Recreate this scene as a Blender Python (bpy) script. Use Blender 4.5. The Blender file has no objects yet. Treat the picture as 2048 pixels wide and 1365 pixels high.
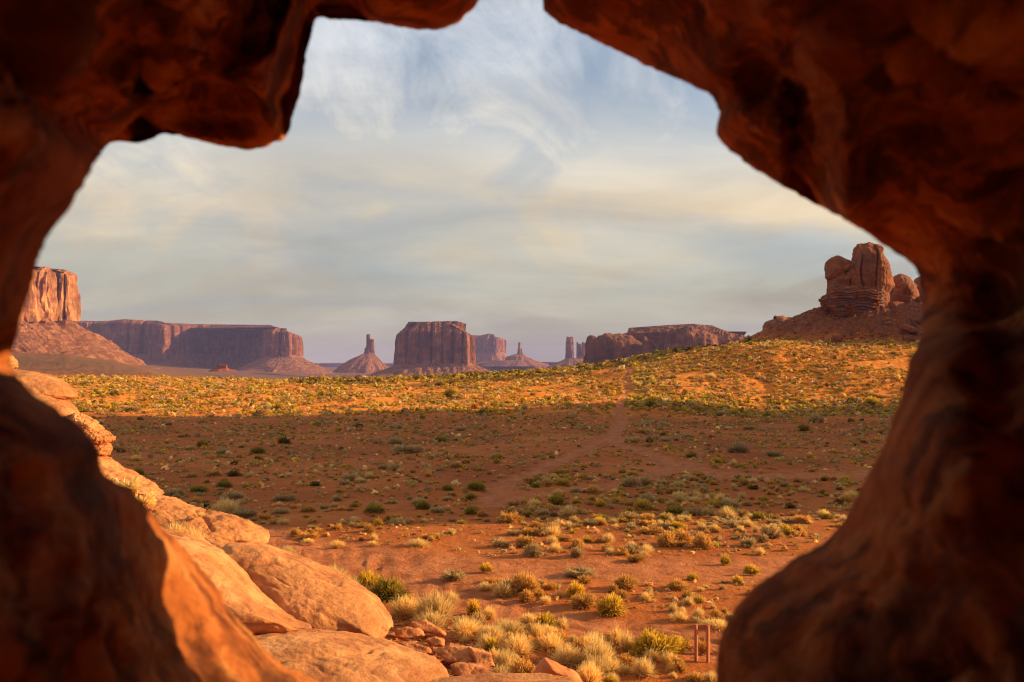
import bpy, math, random
import numpy as np
from mathutils import Vector

# ------------------------------------------------------------------ camera, sky, sun, exposure
SC = bpy.context.scene
COL = SC.collection
F, HOR, ZC = 1991.0, 730.0, 10.0        # focal length in 2048-wide pixels, horizon row, eye height

cam_d = bpy.data.cameras.new('camera')
cam = bpy.data.objects.new('camera', cam_d)
COL.objects.link(cam)
cam.location = (0, 0, ZC)
cam.rotation_euler = (math.radians(90), 0, 0)
cam_d.lens = 35.0
cam_d.sensor_width = 36.0
cam_d.shift_y = (HOR - 682.5) / 2048
cam_d.clip_start = 0.05
cam_d.clip_end = 40000
cam_d.dof.use_dof = True
cam_d.dof.focus_distance = 75.0
cam_d.dof.aperture_fstop = 4.2
SC.camera = cam

SUN_EL, SUN_AZ = 17.0, 10.0              # azimuth counted from +X towards +Y
sd = Vector((math.cos(math.radians(SUN_EL)) * math.cos(math.radians(SUN_AZ)),
             math.cos(math.radians(SUN_EL)) * math.sin(math.radians(SUN_AZ)),
             math.sin(math.radians(SUN_EL))))
sun_d = bpy.data.lights.new('sun', 'SUN')
sun_d.energy = 5.0
sun_d.angle = math.radians(0.53)
sun_d.color = (1.0, 0.68, 0.33)
sun = bpy.data.objects.new('sun', sun_d)
COL.objects.link(sun)
sun.rotation_euler = sd.to_track_quat('Z', 'Y').to_euler()
sun.location = (200, 40, 120)

SC.view_settings.view_transform = 'Standard'
SC.view_settings.look = 'None'
SC.view_settings.exposure = 0.90
SC.view_settings.gamma = 1.0
SC.render.engine = 'CYCLES'
SC.cycles.use_denoising = True
SC.cycles.denoising_prefilter = 'ACCURATE'
SC.cycles.filter_width = 1.2
SC.cycles.max_bounces = 7
SC.cycles.diffuse_bounces = 5
SC.cycles.glossy_bounces = 1
SC.cycles.transmission_bounces = 2
SC.cycles.transparent_max_bounces = 4
SC.cycles.volume_bounces = 0
SC.cycles.caustics_reflective = False
SC.cycles.caustics_refractive = False
SC.cycles.sample_clamp_indirect = 4.0

world = bpy.data.worlds.new('World')
SC.world = world
world.use_nodes = True


def node(nt, kind, **kw):
    n = nt.nodes.new(kind)
    for k, v in kw.items():
        setattr(n, k, v)
    return n


def setin(n, **kw):
    for k, v in kw.items():
        n.inputs[k.replace('_', ' ')].default_value = v


def ramp(nt, stops, src=None, interp='LINEAR'):
    r = node(nt, 'ShaderNodeValToRGB')
    el = r.color_ramp.elements
    r.color_ramp.interpolation = interp
    while len(el) < len(stops):
        el.new(0.5)
    for e, (p, c) in zip(el, stops):
        e.position = p
        e.color = (c, c, c, 1) if isinstance(c, (int, float)) else (*c, 1)
    if src is not None:
        nt.links.new(src, r.inputs[0])
    return r.outputs[0]


def math_(nt, op, a, b=None, c=None, clamp=False):
    m = node(nt, 'ShaderNodeMath', operation=op, use_clamp=clamp)
    for i, v in enumerate((a, b, c)):
        if v is None:
            continue
        if isinstance(v, (int, float)):
            m.inputs[i].default_value = v
        else:
            nt.links.new(v, m.inputs[i])
    return m.outputs[0]


def mix(nt, fac, a, b, mode='MIX'):
    m = node(nt, 'ShaderNodeMix', data_type='RGBA', blend_type=mode)
    for sock, v in ((m.inputs[0], fac), (m.inputs[6], a), (m.inputs[7], b)):
        if isinstance(v, (int, float)):
            sock.default_value = v
        elif isinstance(v, tuple):
            sock.default_value = (*v, 1)
        else:
            nt.links.new(v, sock)
    return m.outputs[2]


def noise(nt, vec, scale, detail=4, rough=0.55, dist=0.0, mscale=None, mrot=None):
    if mscale or mrot:
        mp = node(nt, 'ShaderNodeMapping')
        nt.links.new(vec, mp.inputs[0])
        if mscale:
            mp.inputs['Scale'].default_value = mscale
        if mrot:
            mp.inputs['Rotation'].default_value = mrot
        vec = mp.outputs[0]
    n = node(nt, 'ShaderNodeTexNoise')
    nt.links.new(vec, n.inputs['Vector'])
    n.inputs['Scale'].default_value = scale
    n.inputs['Detail'].default_value = detail
    n.inputs['Roughness'].default_value = rough
    n.inputs['Distortion'].default_value = dist
    return n.outputs[0]


def build_world():
    nt = world.node_tree
    nt.nodes.clear()
    out = node(nt, 'ShaderNodeOutputWorld')
    bg = node(nt, 'ShaderNodeBackground')
    sky = node(nt, 'ShaderNodeTexSky', sky_type='NISHITA', sun_disc=False)
    sky.sun_elevation = math.radians(SUN_EL)
    sky.sun_rotation = math.radians(90 - SUN_AZ)
    sky.dust_density = 1.5
    tc = node(nt, 'ShaderNodeTexCoord')
    sep = node(nt, 'ShaderNodeSeparateXYZ')
    nt.links.new(tc.outputs['Generated'], sep.inputs[0])
    x, y, z = sep.outputs
    zz = math_(nt, 'MAXIMUM', z, 0.0)
    # thin cloud veil seen on a plane high above: direction / height
    den = math_(nt, 'ADD', zz, 0.26)
    cx = math_(nt, 'DIVIDE', x, den)
    cy = math_(nt, 'DIVIDE', y, den)
    cv = node(nt, 'ShaderNodeCombineXYZ')
    nt.links.new(cx, cv.inputs[0]); nt.links.new(cy, cv.inputs[1])
    P = cv.outputs[0]
    streak = noise(nt, P, 1.7, 7, 0.60, 1.1, mscale=(1.7, 0.8, 1), mrot=(0, 0, math.radians(-52)))
    fine = noise(nt, P, 5.0, 8, 0.70, 1.2, mscale=(1.6, 0.8, 1), mrot=(0, 0, math.radians(-70)))
    big = noise(nt, P, 1.1, 3, 0.5, 0.3)
    s = math_(nt, 'MULTIPLY', streak, 0.60)
    s = math_(nt, 'MULTIPLY_ADD', fine, 0.16, s)
    s = math_(nt, 'MULTIPLY_ADD', big, 0.43, s)
    cover = ramp(nt, [(0.50, 0.04), (0.62, 0.42), (0.80, 0.95)], s)
    # veil thickens towards the horizon
    low = ramp(nt, [(0.0, 1.0), (0.10, 0.9), (0.16, 0.82), (0.22, 0.42), (0.30, 0.0), (0.48, 0.0), (0.7, 0.9), (1.0, 1.0)], zz)
    gaps = noise(nt, P, 1.9, 5, 0.58, 0.8, mscale=(1.2, 0.9, 1), mrot=(0, 0, math.radians(-40)))
    gapc = ramp(nt, [(0.40, 0.58), (0.56, 1.0)], gaps)
    low = math_(nt, 'MULTIPLY', low, math_(nt, 'MAXIMUM', gapc, ramp(nt, [(0.0, 1.0), (0.03, 0.9), (0.10, 0.0)], zz)))
    cover = math_(nt, 'MAXIMUM', cover, low)
    ccol = ramp(nt, [(0.0, (0.27, 0.24, 0.165)), (0.045, (0.265, 0.248, 0.185)), (0.085, (0.30, 0.272, 0.205)),
                     (0.15, (0.50, 0.385, 0.235)), (0.22, (0.53, 0.46, 0.35)), (0.30, (0.56, 0.55, 0.54)), (0.5, (0.40, 0.38, 0.36)), (0.75, (0.36, 0.31, 0.25)), (1.0, (0.34, 0.29, 0.23))], zz)
    # broad grey shading under the veil
    shade = noise(nt, P, 1.5, 6, 0.55, 0.45, mscale=(0.8, 1.3, 1), mrot=(0, 0, math.radians(12)))
    shade = ramp(nt, [(0.34, 0.78), (0.50, 1.00), (0.64, 1.24)], shade)
    gr = noise(nt, P, 1.25, 5, 0.55, 0.6, mscale=(0.7, 1.25, 1), mrot=(0, 0, math.radians(20)))
    grf = math_(nt, 'MULTIPLY', ramp(nt, [(0.48, 0.0), (0.62, 0.85)], gr), ramp(nt, [(0.0, 0.5), (0.06, 0.9), (0.11, 0.7), (0.16, 0.3), (0.22, 0.2), (0.4, 0.0)], zz))
    ccol = mix(nt, grf, ccol, (0.21, 0.235, 0.25))
    cs = node(nt, 'ShaderNodeVectorMath', operation='SCALE')
    nt.links.new(ccol, cs.inputs[0]); nt.links.new(shade, cs.inputs['Scale'])
    sk = node(nt, 'ShaderNodeVectorMath', operation='MULTIPLY')
    nt.links.new(sky.outputs[0], sk.inputs[0]); sk.inputs[1].default_value = (0.078, 0.077, 0.078)
    col = mix(nt, cover, sk.outputs[0], cs.outputs[0])
    zen = ramp(nt, [(0.0, 1.0), (0.36, 1.0), (0.65, 0.95), (1.0, 0.9)], zz)
    col = mix(nt, 1.0, col, zen, 'MULTIPLY')
    nt.links.new(col, bg.inputs[0])
    bg.inputs[1].default_value = 1.0
    nt.links.new(bg.outputs[0], out.inputs[0])


build_world()

# ------------------------------------------------------------------ numeric noise
def _hash(ix, iy, iz, seed):
    h = (ix.astype(np.int64) * 374761393 + iy.astype(np.int64) * 668265263 + iz.astype(np.int64) * 2147483647 + seed * 974634777)
    h = (h ^ (h >> 13)) * 1274126177
    h = (h ^ (h >> 16)) & 0xffffffff
    return h


def perlin(p, seed=0):
    p = np.asarray(p, dtype=np.float64)
    i = np.floor(p)
    f = p - i
    w = f * f * f * (f * (f * 6 - 15) + 10)
    i = i.astype(np.int64)
    res = 0
    for dx in (0, 1):
        for dy in (0, 1):
            for dz in (0, 1):
                h = _hash(i[:, 0] + dx, i[:, 1] + dy, i[:, 2] + dz, seed)
                gx = ((h & 255) / 127.5 - 1)
                gy = (((h >> 8) & 255) / 127.5 - 1)
                gz = (((h >> 16) & 255) / 127.5 - 1)
                d = gx * (f[:, 0] - dx) + gy * (f[:, 1] - dy) + gz * (f[:, 2] - dz)
                res = res + d * np.where(dx, w[:, 0], 1 - w[:, 0]) * np.where(dy, w[:, 1], 1 - w[:, 1]) * np.where(dz, w[:, 2], 1 - w[:, 2])
    return res


def fbm(p, octv=4, seed=0, gain=0.5, lac=2.03):
    a, s, r = 1.0, 0.0, np.asarray(p, dtype=np.float64)
    for o in range(octv):
        s = s + a * perlin(r, seed + o * 17)
        r = r * lac + 11.3
        a *= gain
    return s


def ridge(p, octv=3, seed=0):
    a, s, r = 1.0, 0.0, np.asarray(p, dtype=np.float64)
    for o in range(octv):
        s = s + a * (1 - np.abs(perlin(r, seed + o * 31)) * 2.4)
        r = r * 2.1 + 5.7
        a *= 0.5
    return s


def smooth(t):
    t = np.clip(t, 0, 1)
    return t * t * (3 - 2 * t)


def xyz(*a):
    return np.stack(np.broadcast_arrays(*a), -1).reshape(-1, 3)


def PX(px, py, Y):
    """a point at distance Y seen at pixel (px, py)"""
    px, py, Y = np.broadcast_arrays(np.asarray(px, float), np.asarray(py, float), np.asarray(Y, float))
    return np.stack([(px - 1024) / F * Y, Y, ZC - (py - HOR) / F * Y], -1)


# ------------------------------------------------------------------ mesh helpers
def link(name, me, mat=None, parent=None, loc=None, label=None, cat=None, group=None, kind=None):
    o = bpy.data.objects.new(name, me)
    COL.objects.link(o)
    if mat is not None and me is not None:
        me.materials.clear()
        me.materials.append(mat)
    if loc is not None:
        o.location = loc
    if parent is not None:
        o.parent = parent
    tag(o, label, cat, group, kind)
    return o


def tag(o, label=None, cat=None, group=None, kind=None):
    if label: o['label'] = label
    if cat: o['category'] = cat
    if group: o['group'] = group
    if kind: o['kind'] = kind
    return o


def empty(name, loc=(0, 0, 0), rz=0.0, **kw):
    o = bpy.data.objects.new(name, None)
    COL.objects.link(o)
    o.location = loc
    o.rotation_euler = (0, 0, rz)
    o.empty_display_size = 0.2
    return tag(o, **kw)


def quadmesh(name, V, Q, T=None, smooth_=False, col=None, origin=None):
    V = np.asarray(V, dtype=np.float32).reshape(-1, 3)
    if origin is not None:
        V = V - np.asarray(origin, dtype=np.float32)
    me = bpy.data.meshes.new(name)
    Q = np.asarray(Q, dtype=np.int32).reshape(-1, 4) if Q is not None else np.zeros((0, 4), np.int32)
    T = np.asarray(T, dtype=np.int32).reshape(-1, 3) if T is not None else np.zeros((0, 3), np.int32)
    me.vertices.add(len(V)); me.vertices.foreach_set('co', V.ravel())
    nl = Q.size + T.size
    me.loops.add(nl)
    me.loops.foreach_set('vertex_index', np.concatenate([Q.ravel(), T.ravel()]).astype(np.int32))
    nf = len(Q) + len(T)
    me.polygons.add(nf)
    st = np.concatenate([np.arange(len(Q)) * 4, Q.size + np.arange(len(T)) * 3]).astype(np.int32)
    me.polygons.foreach_set('loop_start', st)
    me.polygons.foreach_set('loop_total', np.concatenate([np.full(len(Q), 4), np.full(len(T), 3)]).astype(np.int32))
    me.polygons.foreach_set('use_smooth', np.full(nf, smooth_))
    me.update(calc_edges=True)
    if col is not None:
        a = me.color_attributes.new('col', 'FLOAT_COLOR', 'POINT')
        c = np.ones((len(V), 4), np.float32); c[:, :3] = col
        a.data.foreach_set('color', c.ravel())
    me.validate()
    return me


def grid_quads(n, m, wrap=False, off=0):
    """quads for an n x m vertex grid (row major, m columns); wrap joins last column to first"""
    r = np.arange(n - 1)[:, None]
    mm = m if wrap else m - 1
    c = np.arange(mm)[None, :]
    c2 = (c + 1) % m
    a = r * m + c; b = r * m + c2; d = (r + 1) * m + c; e = (r + 1) * m + c2
    return np.stack([a, b, e, d], -1).reshape(-1, 4) + off


def grid_normals(G, wrap=True):
    """normals of a (rows, cols, 3) grid"""
    dc = np.roll(G, -1, 1) - np.roll(G, 1, 1)
    if not wrap:
        dc[:, 0] = G[:, 1] - G[:, 0]; dc[:, -1] = G[:, -1] - G[:, -2]
    dr = np.gradient(G, axis=0)
    n = np.cross(dc, dr)
    return n / (np.linalg.norm(n, axis=-1, keepdims=True) + 1e-9)


# ------------------------------------------------------------------ materials
def new_mat(name):
    m = bpy.data.materials.new(name)
    m.use_nodes = True
    nt = m.node_tree
    b = nt.nodes['Principled BSDF']
    b.inputs['Roughness'].default_value = 0.92
    if 'Specular IOR Level' in b.inputs:
        b.inputs['Specular IOR Level'].default_value = 0.15
    return m, nt, b


def bump(nt, b, h, strength, dist):
    bp = node(nt, 'ShaderNodeBump')
    bp.inputs['Strength'].default_value = strength
    bp.inputs['Distance'].default_value = dist
    nt.links.new(h, bp.inputs['Height'])
    nt.links.new(bp.outputs[0], b.inputs['Normal'])
    return bp


def rock_mat(name, dark, mid, light, size, strata=0.5, streak=0.0, varnish=(0.1, 0.05, 0.04), varn_amt=0.0,
             bump_s=0.6, bump_d=None, warp=0.6, strata_n=1.0, pits=0.0):
    """size = metres of the main blotches"""
    m, nt, b = new_mat(name)
    g = node(nt, 'ShaderNodeNewGeometry')
    P = g.outputs['Position']
    base = noise(nt, P, 1.0 / size, 6, 0.6, warp)
    col = ramp(nt, [(0.33, dark), (0.5, mid), (0.66, light)], base)
    if strata > 0:
        st = noise(nt, P, 1.0 / size, 4, 0.6, 0.15, mscale=(0.12, 0.12, 3.0 * strata_n))
        stc = ramp(nt, [(0.36, 0.62), (0.5, 0.98), (0.64, 1.2)], st)
        col = mix(nt, strata, col, stc, 'MULTIPLY')
    if streak > 0:
        sk = noise(nt, P, 1.0 / size, 4, 0.6, 0.2, mscale=(4, 4, 0.25))
        skc = ramp(nt, [(0.38, 0.6), (0.52, 1.0), (0.7, 1.12)], sk)
        col = mix(nt, streak, col, skc, 'MULTIPLY')
    if varn_amt > 0:
        vn = noise(nt, P, 1.1 / size, 5, 0.65, 0.5, mscale=(1, 1, 0.6))
        vf = ramp(nt, [(0.52, 0.0), (0.58, varn_amt)], vn)
        col = mix(nt, vf, col, varnish)
    fine = noise(nt, P, 9.0 / size, 6, 0.7)
    fc = ramp(nt, [(0.3, 0.80), (0.7, 1.15)], fine)
    col = mix(nt, 0.8, col, fc, 'MULTIPLY')
    h = math_(nt, 'MULTIPLY_ADD', fine, 0.5, base)
    if pits > 0:
        vo = node(nt, 'ShaderNodeTexVoronoi')
        mp = node(nt, 'ShaderNodeMapping'); nt.links.new(P, mp.inputs[0]); mp.inputs['Scale'].default_value = (1, 1, 2.2)
        nt.links.new(mp.outputs[0], vo.inputs['Vector'])
        vo.inputs['Scale'].default_value = 9.0
        pit = ramp(nt, [(0.0, 0.0), (0.22, 1.0)], vo.outputs['Distance'])
        msk = noise(nt, P, 1.4, 3, 0.6)
        msk = ramp(nt, [(0.45, 0.0), (0.6, pits)], msk)
        pitc = mix(nt, msk, (1, 1, 1), pit)
        col = mix(nt, 0.5, col, pitc, 'MULTIPLY')
        h = math_(nt, 'MULTIPLY_ADD', pitc, 0.22, h)
    nt.links.new(col, b.inputs['Base Color'])
    bump(nt, b, h, bump_s, bump_d if bump_d else size * 0.25)
    return m


M_FRAME = rock_mat('window_rock', (0.22, 0.055, 0.014), (0.68, 0.195, 0.042), (0.88, 0.36, 0.10), 0.15, 0.7, 0.0,
                   varnish=(0.12, 0.035, 0.014), varn_amt=0.75, bump_s=1.0, bump_d=0.06, warp=1.2, strata_n=0.6)
M_SLICK = rock_mat('slickrock', (0.43, 0.160, 0.052), (0.56, 0.228, 0.080), (0.68, 0.310, 0.118), 1.6, 0.40, 0.0,
                   varnish=(0.33, 0.11, 0.045), varn_amt=0.5, bump_s=1.0, bump_d=0.16, pits=0.8, strata_n=2.0)
M_RUBBLE = rock_mat('broken_rock', (0.36, 0.115, 0.035), (0.50, 0.175, 0.06), (0.62, 0.25, 0.095), 0.6, 0.3, 0.0,
                    bump_s=0.5, bump_d=0.04)
M_TOWER = rock_mat('tower_rock', (0.18, 0.050, 0.021), (0.27, 0.080, 0.031), (0.38, 0.127, 0.048), 4.5, 0.55, 0.15,
                   varnish=(0.20, 0.10, 0.075), varn_amt=0.8, bump_s=0.9, bump_d=0.5, strata_n=0.9)
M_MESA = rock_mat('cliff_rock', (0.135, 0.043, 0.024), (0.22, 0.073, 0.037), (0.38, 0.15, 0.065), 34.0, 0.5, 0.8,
                  varnish=(0.17, 0.07, 0.045), varn_amt=0.5, bump_s=0.8, bump_d=6.0)  # darker cliff copy; shade of the fronts partly put into the colour
M_MESA_LIT = rock_mat('lit_cliff_rock', (0.26, 0.09, 0.04), (0.44, 0.18, 0.075), (0.66, 0.32, 0.13), 26.0, 0.30, 0.85,
                   varnish=(0.20, 0.08, 0.05), varn_amt=0.5, bump_s=0.8, bump_d=4.0)  # lighter copy of the cliff rock, sunlight put into the colour
M_TALUS = rock_mat('talus', (0.16, 0.052, 0.026), (0.25, 0.088, 0.044), (0.42, 0.18, 0.09), 9.0, 0.35, 0.0,
                   varnish=(0.16, 0.13, 0.06), varn_amt=0.35, bump_s=1.0, bump_d=3.0)
M_RED = rock_mat('red_butte_rock', (0.22, 0.06, 0.03), (0.28, 0.075, 0.04), (0.33, 0.10, 0.05), 14.0, 0.3, 0.2, bump_d=2.0)


def ground_mat():
    m, nt, b = new_mat('red_sand')
    g = node(nt, 'ShaderNodeNewGeometry')
    P = g.outputs['Position']
    at = node(nt, 'ShaderNodeAttribute'); at.attribute_name = 'zone'
    sp = node(nt, 'ShaderNodeSeparateColor'); nt.links.new(at.outputs['Color'], sp.inputs[0])
    track, dune, plain = sp.outputs
    hill = at.outputs['Alpha']
    big = noise(nt, P, 0.06, 5, 0.6, 0.5)
    mid = noise(nt, P, 0.7, 6, 0.65, 0.3)
    fine = noise(nt, P, 6.0, 5, 0.7)
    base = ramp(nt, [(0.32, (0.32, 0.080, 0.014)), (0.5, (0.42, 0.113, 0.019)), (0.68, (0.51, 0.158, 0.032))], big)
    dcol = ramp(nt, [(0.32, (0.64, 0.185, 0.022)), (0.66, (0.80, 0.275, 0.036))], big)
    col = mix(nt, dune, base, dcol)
    tcol = ramp(nt, [(0.32, (0.39, 0.115, 0.036)), (0.68, (0.50, 0.185, 0.070))], mid)
    tf = math_(nt, 'MULTIPLY', track, math_(nt, 'MULTIPLY_ADD', mid, 0.9, 0.35), clamp=True)
    col = mix(nt, tf, col, tcol)
    # far plain: darker mottled brown tint
    pn = noise(nt, P, 0.012, 6, 0.65, 0.4, mscale=(0.5, 2.0, 1))
    pcol = ramp(nt, [(0.35, (0.13, 0.070, 0.036)), (0.52, (0.18, 0.084, 0.046)), (0.7, (0.26, 0.092, 0.045))], pn)
    col = mix(nt, plain, col, pcol)
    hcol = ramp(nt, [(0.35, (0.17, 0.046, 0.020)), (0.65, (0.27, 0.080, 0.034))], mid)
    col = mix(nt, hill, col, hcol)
    mc = ramp(nt, [(0.3, 0.72), (0.5, 1.0), (0.72, 1.12)], mid)
    col = mix(nt, 0.8, col, mc, 'MULTIPLY')
    fc = ramp(nt, [(0.30, 0.7), (0.5, 1.0), (0.75, 1.18)], fine)
    col = mix(nt, 0.75, col, fc, 'MULTIPLY')
    # pebbles
    vo = node(nt, 'ShaderNodeTexVoronoi'); nt.links.new(P, vo.inputs['Vector']); vo.inputs['Scale'].default_value = 4.2
    pb = ramp(nt, [(0.0, 1.0), (0.13, 0.0)], vo.outputs['Distance'])
    pm = math_(nt, 'MULTIPLY', pb, ramp(nt, [(0.45, 0.0), (0.62, 0.8)], noise(nt, P, 0.3, 3)))
    col = mix(nt, pm, col, (0.56, 0.30, 0.17))
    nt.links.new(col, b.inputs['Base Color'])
    h = math_(nt, 'MULTIPLY_ADD', fine, 0.22, math_(nt, 'MULTIPLY_ADD', pm, 0.10, mid))
    bump(nt, b, h, 1.0, 0.30)
    return m


M_GROUND = ground_mat()


def plant_mat(name, gain=1.0):
    m = bpy.data.materials.new(name)
    m.use_nodes = True
    nt = m.node_tree
    nt.nodes.clear()
    out = node(nt, 'ShaderNodeOutputMaterial')
    at = node(nt, 'ShaderNodeAttribute'); at.attribute_name = 'col'
    oi = node(nt, 'ShaderNodeObjectInfo')
    v = ramp(nt, [(0.0, (0.82 * gain, 0.80 * gain, 0.80 * gain)), (0.5, (gain, gain, gain)), (1.0, (1.12 * gain, 1.06 * gain, 0.95 * gain))], oi.outputs['Random'])
    g = node(nt, 'ShaderNodeNewGeometry')
    nz = ramp(nt, [(0.35, 0.85), (0.65, 1.12)], noise(nt, g.outputs['Position'], 1.3, 2))
    c = mix(nt, 1.0, at.outputs['Color'], v, 'MULTIPLY')
    c = mix(nt, 0.8, c, nz, 'MULTIPLY')
    d = node(nt, 'ShaderNodeBsdfDiffuse'); t = node(nt, 'ShaderNodeBsdfTranslucent')
    nt.links.new(c, d.inputs[0]); nt.links.new(c, t.inputs[0])
    mx = node(nt, 'ShaderNodeMixShader'); mx.inputs[0].default_value = 0.42
    nt.links.new(d.outputs[0], mx.inputs[1]); nt.links.new(t.outputs[0], mx.inputs[2])
    nt.links.new(mx.outputs[0], out.inputs[0])
    return m


M_PLANT = plant_mat('dry_brush')


def flat_mat(name, c, var=0.15, scale=8.0, rough=0.8, stretch=None):
    m, nt, b = new_mat(name)
    b.inputs['Roughness'].default_value = rough
    g = node(nt, 'ShaderNodeTexCoord')
    n = noise(nt, g.outputs['Object'], scale, 5, 0.6, 0.2, mscale=stretch)
    cc = ramp(nt, [(0.3, tuple(v * (1 - var) for v in c)), (0.7, tuple(min(1, v * (1 + var)) for v in c))], n)
    nt.links.new(cc, b.inputs['Base Color'])
    bump(nt, b, n, 0.3, 0.01)
    return m


# ------------------------------------------------------------------ ground
_cpx = np.array([-3000, -600, 0, 150, 400, 600, 800, 1000, 1160, 1300, 1400, 1480, 1560, 1700, 1850, 2100, 3000, 5000], float)
_cy = np.array([750, 750, 754, 757, 761, 762, 758, 749, 737, 714, 695, 687, 685, 687, 688, 690, 700, 715], float)
_cY = np.array([345, 345, 345, 345, 345, 345, 345, 345, 342, 330, 312, 292, 278, 272, 272, 272, 280, 300], float)
_vpx = np.array([-3000, 0, 130, 230, 300, 450, 640, 1000, 1400, 3000], float)
_vz = np.array([16, 17, 16, 12, 7, -8, -21, -25, -25, -20], float)

TRACKS = [  # (pixel path on the ground, half width in m)
    ([(1252, 735), (1262, 748), (1246, 762), (1262, 780), (1240, 800), (1238, 822), (1244, 845), (1225, 870)], 1.2),
    ([(1225, 870), (1230, 890), (1320, 915), (1345, 935), (1290, 960), (1180, 975), (1050, 985), (985, 1010)], 1.2),
    ([(1225, 870), (1190, 893), (1100, 930), (1020, 962), (960, 1000)], 1.1),
    ([(1330, 925), (1420, 950), (1560, 955), (1700, 950), (1800, 945)], 2.2),
    ([(430, 1070), (560, 1082), (700, 1108), (860, 1132), (1040, 1140), (1240, 1138), (1460, 1132), (1600, 1128)], 2.5),
    ([(560, 1100), (700, 1135), (860, 1165), (960, 1200), (1060, 1228), (1200, 1248), (1330, 1268), (1440, 1290)], 1.75),
    ([(520, 1058), (620, 1102), (780, 1150), (900, 1188)], 1.6),
]


def hgt0(x, y):
    """smooth terrain height"""
    x = np.asarray(x, float); y = np.asarray(y, float)
    ys = np.maximum(y, 1.0)
    u = np.clip(x / ys * F + 1024, -3000, 5000)
    u = np.where(y < 20, 1024 + (u - 1024) * 0.5, u)
    cY = np.interp(u, _cpx, _cY)
    cz = ZC - (np.interp(u, _cpx, _cy) - HOR) / F * cY
    y0 = 168.0 + 42.0 * smooth((u - 1200) / 350)
    t = np.clip((y - y0) / (cY - y0), 0, 1)
    rise = cz * (t ** 1.25 * (1 - t) + np.sin(t * math.pi / 2) * t)
    vz = np.interp(u, _vpx, _vz)
    far = np.clip((y - 3800) / 2500, 0, 1)
    vz = vz * (1 - far) + (-14.0) * far
    right = smooth((u - 1430) / 120)
    k = smooth((y - cY) / (230 + 200 * right))
    k = k * (1 - right) + smooth((y - 420) / 500) * right
    h = np.where(y < cY, rise, cz + (vz - cz) * k)
    # talus cone of the pinnacle
    r = np.hypot((x - 117) * 0.92, (y - 322))
    cone = 29.0 - 0.50 * np.maximum(r - 16, 0) - 0.006 * np.maximum(r - 16, 0) ** 2 * 0.2
    cone = np.maximum(cone, 29.0 - 0.50 * 40)
    kk = 0.9
    cone = np.where(r > 70, -50, cone)
    m = np.maximum(h, cone)
    h = m + kk * np.exp(-np.abs(h - cone) / 1.2) * 0.5 * (r < 70)
    return h


def hgt(x, y):
    x = np.asarray(x, float); y = np.asarray(y, float)
    h = hgt0(x, y)
    sh = x.shape
    p = np.stack([x.ravel(), y.ravel(), np.zeros(x.size)], -1)
    near = (1 - smooth((y - 420) / 300)).ravel()
    zone = smooth((y - 160) / 40).ravel()
    n1 = fbm(p * [1 / 26, 1 / 26, 1], 3, 5)
    n2 = fbm(p * [1 / 4.2, 1 / 3.6, 1], 3, 9)
    n3 = np.abs(fbm(p * [1 / 1.6, 1 / 1.1, 1], 3, 19))
    rr = np.hypot(x.ravel() - 117, y.ravel() - 322)
    d = (rr < 60) * smooth((50 - rr) / 10) * smooth((rr - 12) / 8) * (ridge(xyz(np.arctan2(y.ravel() - 322, x.ravel() - 117) * 9, rr / 40, 0), 3, 41) - 0.9) * 0.9
    d = d + n1 * (0.35 + 0.9 * zone) + n2 * (0.10 + 0.42 * zone) + n3 * (0.06 + 0.10 * zone)
    far = fbm(p * [1 / 300, 1 / 300, 1], 4, 3) * 5.0 * smooth((y.ravel() - 900) / 1500)
    return h + (d * near + far).reshape(sh)


_YS = np.concatenate([np.arange(22, 120, 0.25), np.arange(120, 420, 0.8)])


def ground_at(px, py, hf=hgt0):
    X = (px - 1024) / F * _YS
    g = hf(X, _YS)
    row = HOR + (ZC - g) / _YS * F
    idx = np.where(row <= py)[0]
    i = idx[0] if len(idx) else len(_YS) - 1
    if i > 0 and row[i - 1] > py:
        t = (row[i - 1] - py) / (row[i - 1] - row[i] + 1e-9)
        Y = _YS[i - 1] + t * (_YS[i] - _YS[i - 1])
    else:
        Y = _YS[i]
    x = (px - 1024) / F * Y
    return x, Y


def track_paths():
    res = []
    for pts, w in TRACKS:
        q = np.array([ground_at(a, b) for a, b in pts])
        # smooth resample
        s = np.concatenate([[0], np.cumsum(np.hypot(*(q[1:] - q[:-1]).T))])
        t = np.linspace(0, s[-1], max(30, int(s[-1] / 1.2)))
        X = np.interp(t, s, q[:, 0]); Y = np.interp(t, s, q[:, 1])
        for _ in range(12):
            X[1:-1] = (X[:-2] + 2 * X[1:-1] + X[2:]) / 4; Y[1:-1] = (Y[:-2] + 2 * Y[1:-1] + Y[2:]) / 4
        res.append((np.stack([X, Y], -1), w))
    return res


TP = track_paths()


def track_dist(x, y):
    """signed measure: distance to the nearest track centre line divided by its half width; and raw side distance"""
    best = np.full(x.shape, 9.0); raw = np.full(x.shape, 99.0)
    for path, w in TP:
        bb = (x > path[:, 0].min() - 8) & (x < path[:, 0].max() + 8) & (y > path[:, 1].min() - 8) & (y < path[:, 1].max() + 8)
        ii = np.where(bb.ravel())[0]
        if len(ii) == 0:
            continue
        q = np.stack([x.ravel()[ii], y.ravel()[ii]], -1)
        dm = np.full(len(ii), 1e9)
        for a, b in zip(path[:-1], path[1:]):
            ab = b - a
            t = np.clip(((q - a) @ ab) / (ab @ ab + 1e-9), 0, 1)
            dm = np.minimum(dm, np.hypot(*(q - a - t[:, None] * ab).T))
        bf = best.ravel(); rf = raw.ravel()
        v = dm / w
        upd = v < bf[ii]
        bf[ii[upd]] = v[upd]; rf[ii[upd]] = dm[upd]
    return best, raw


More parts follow.
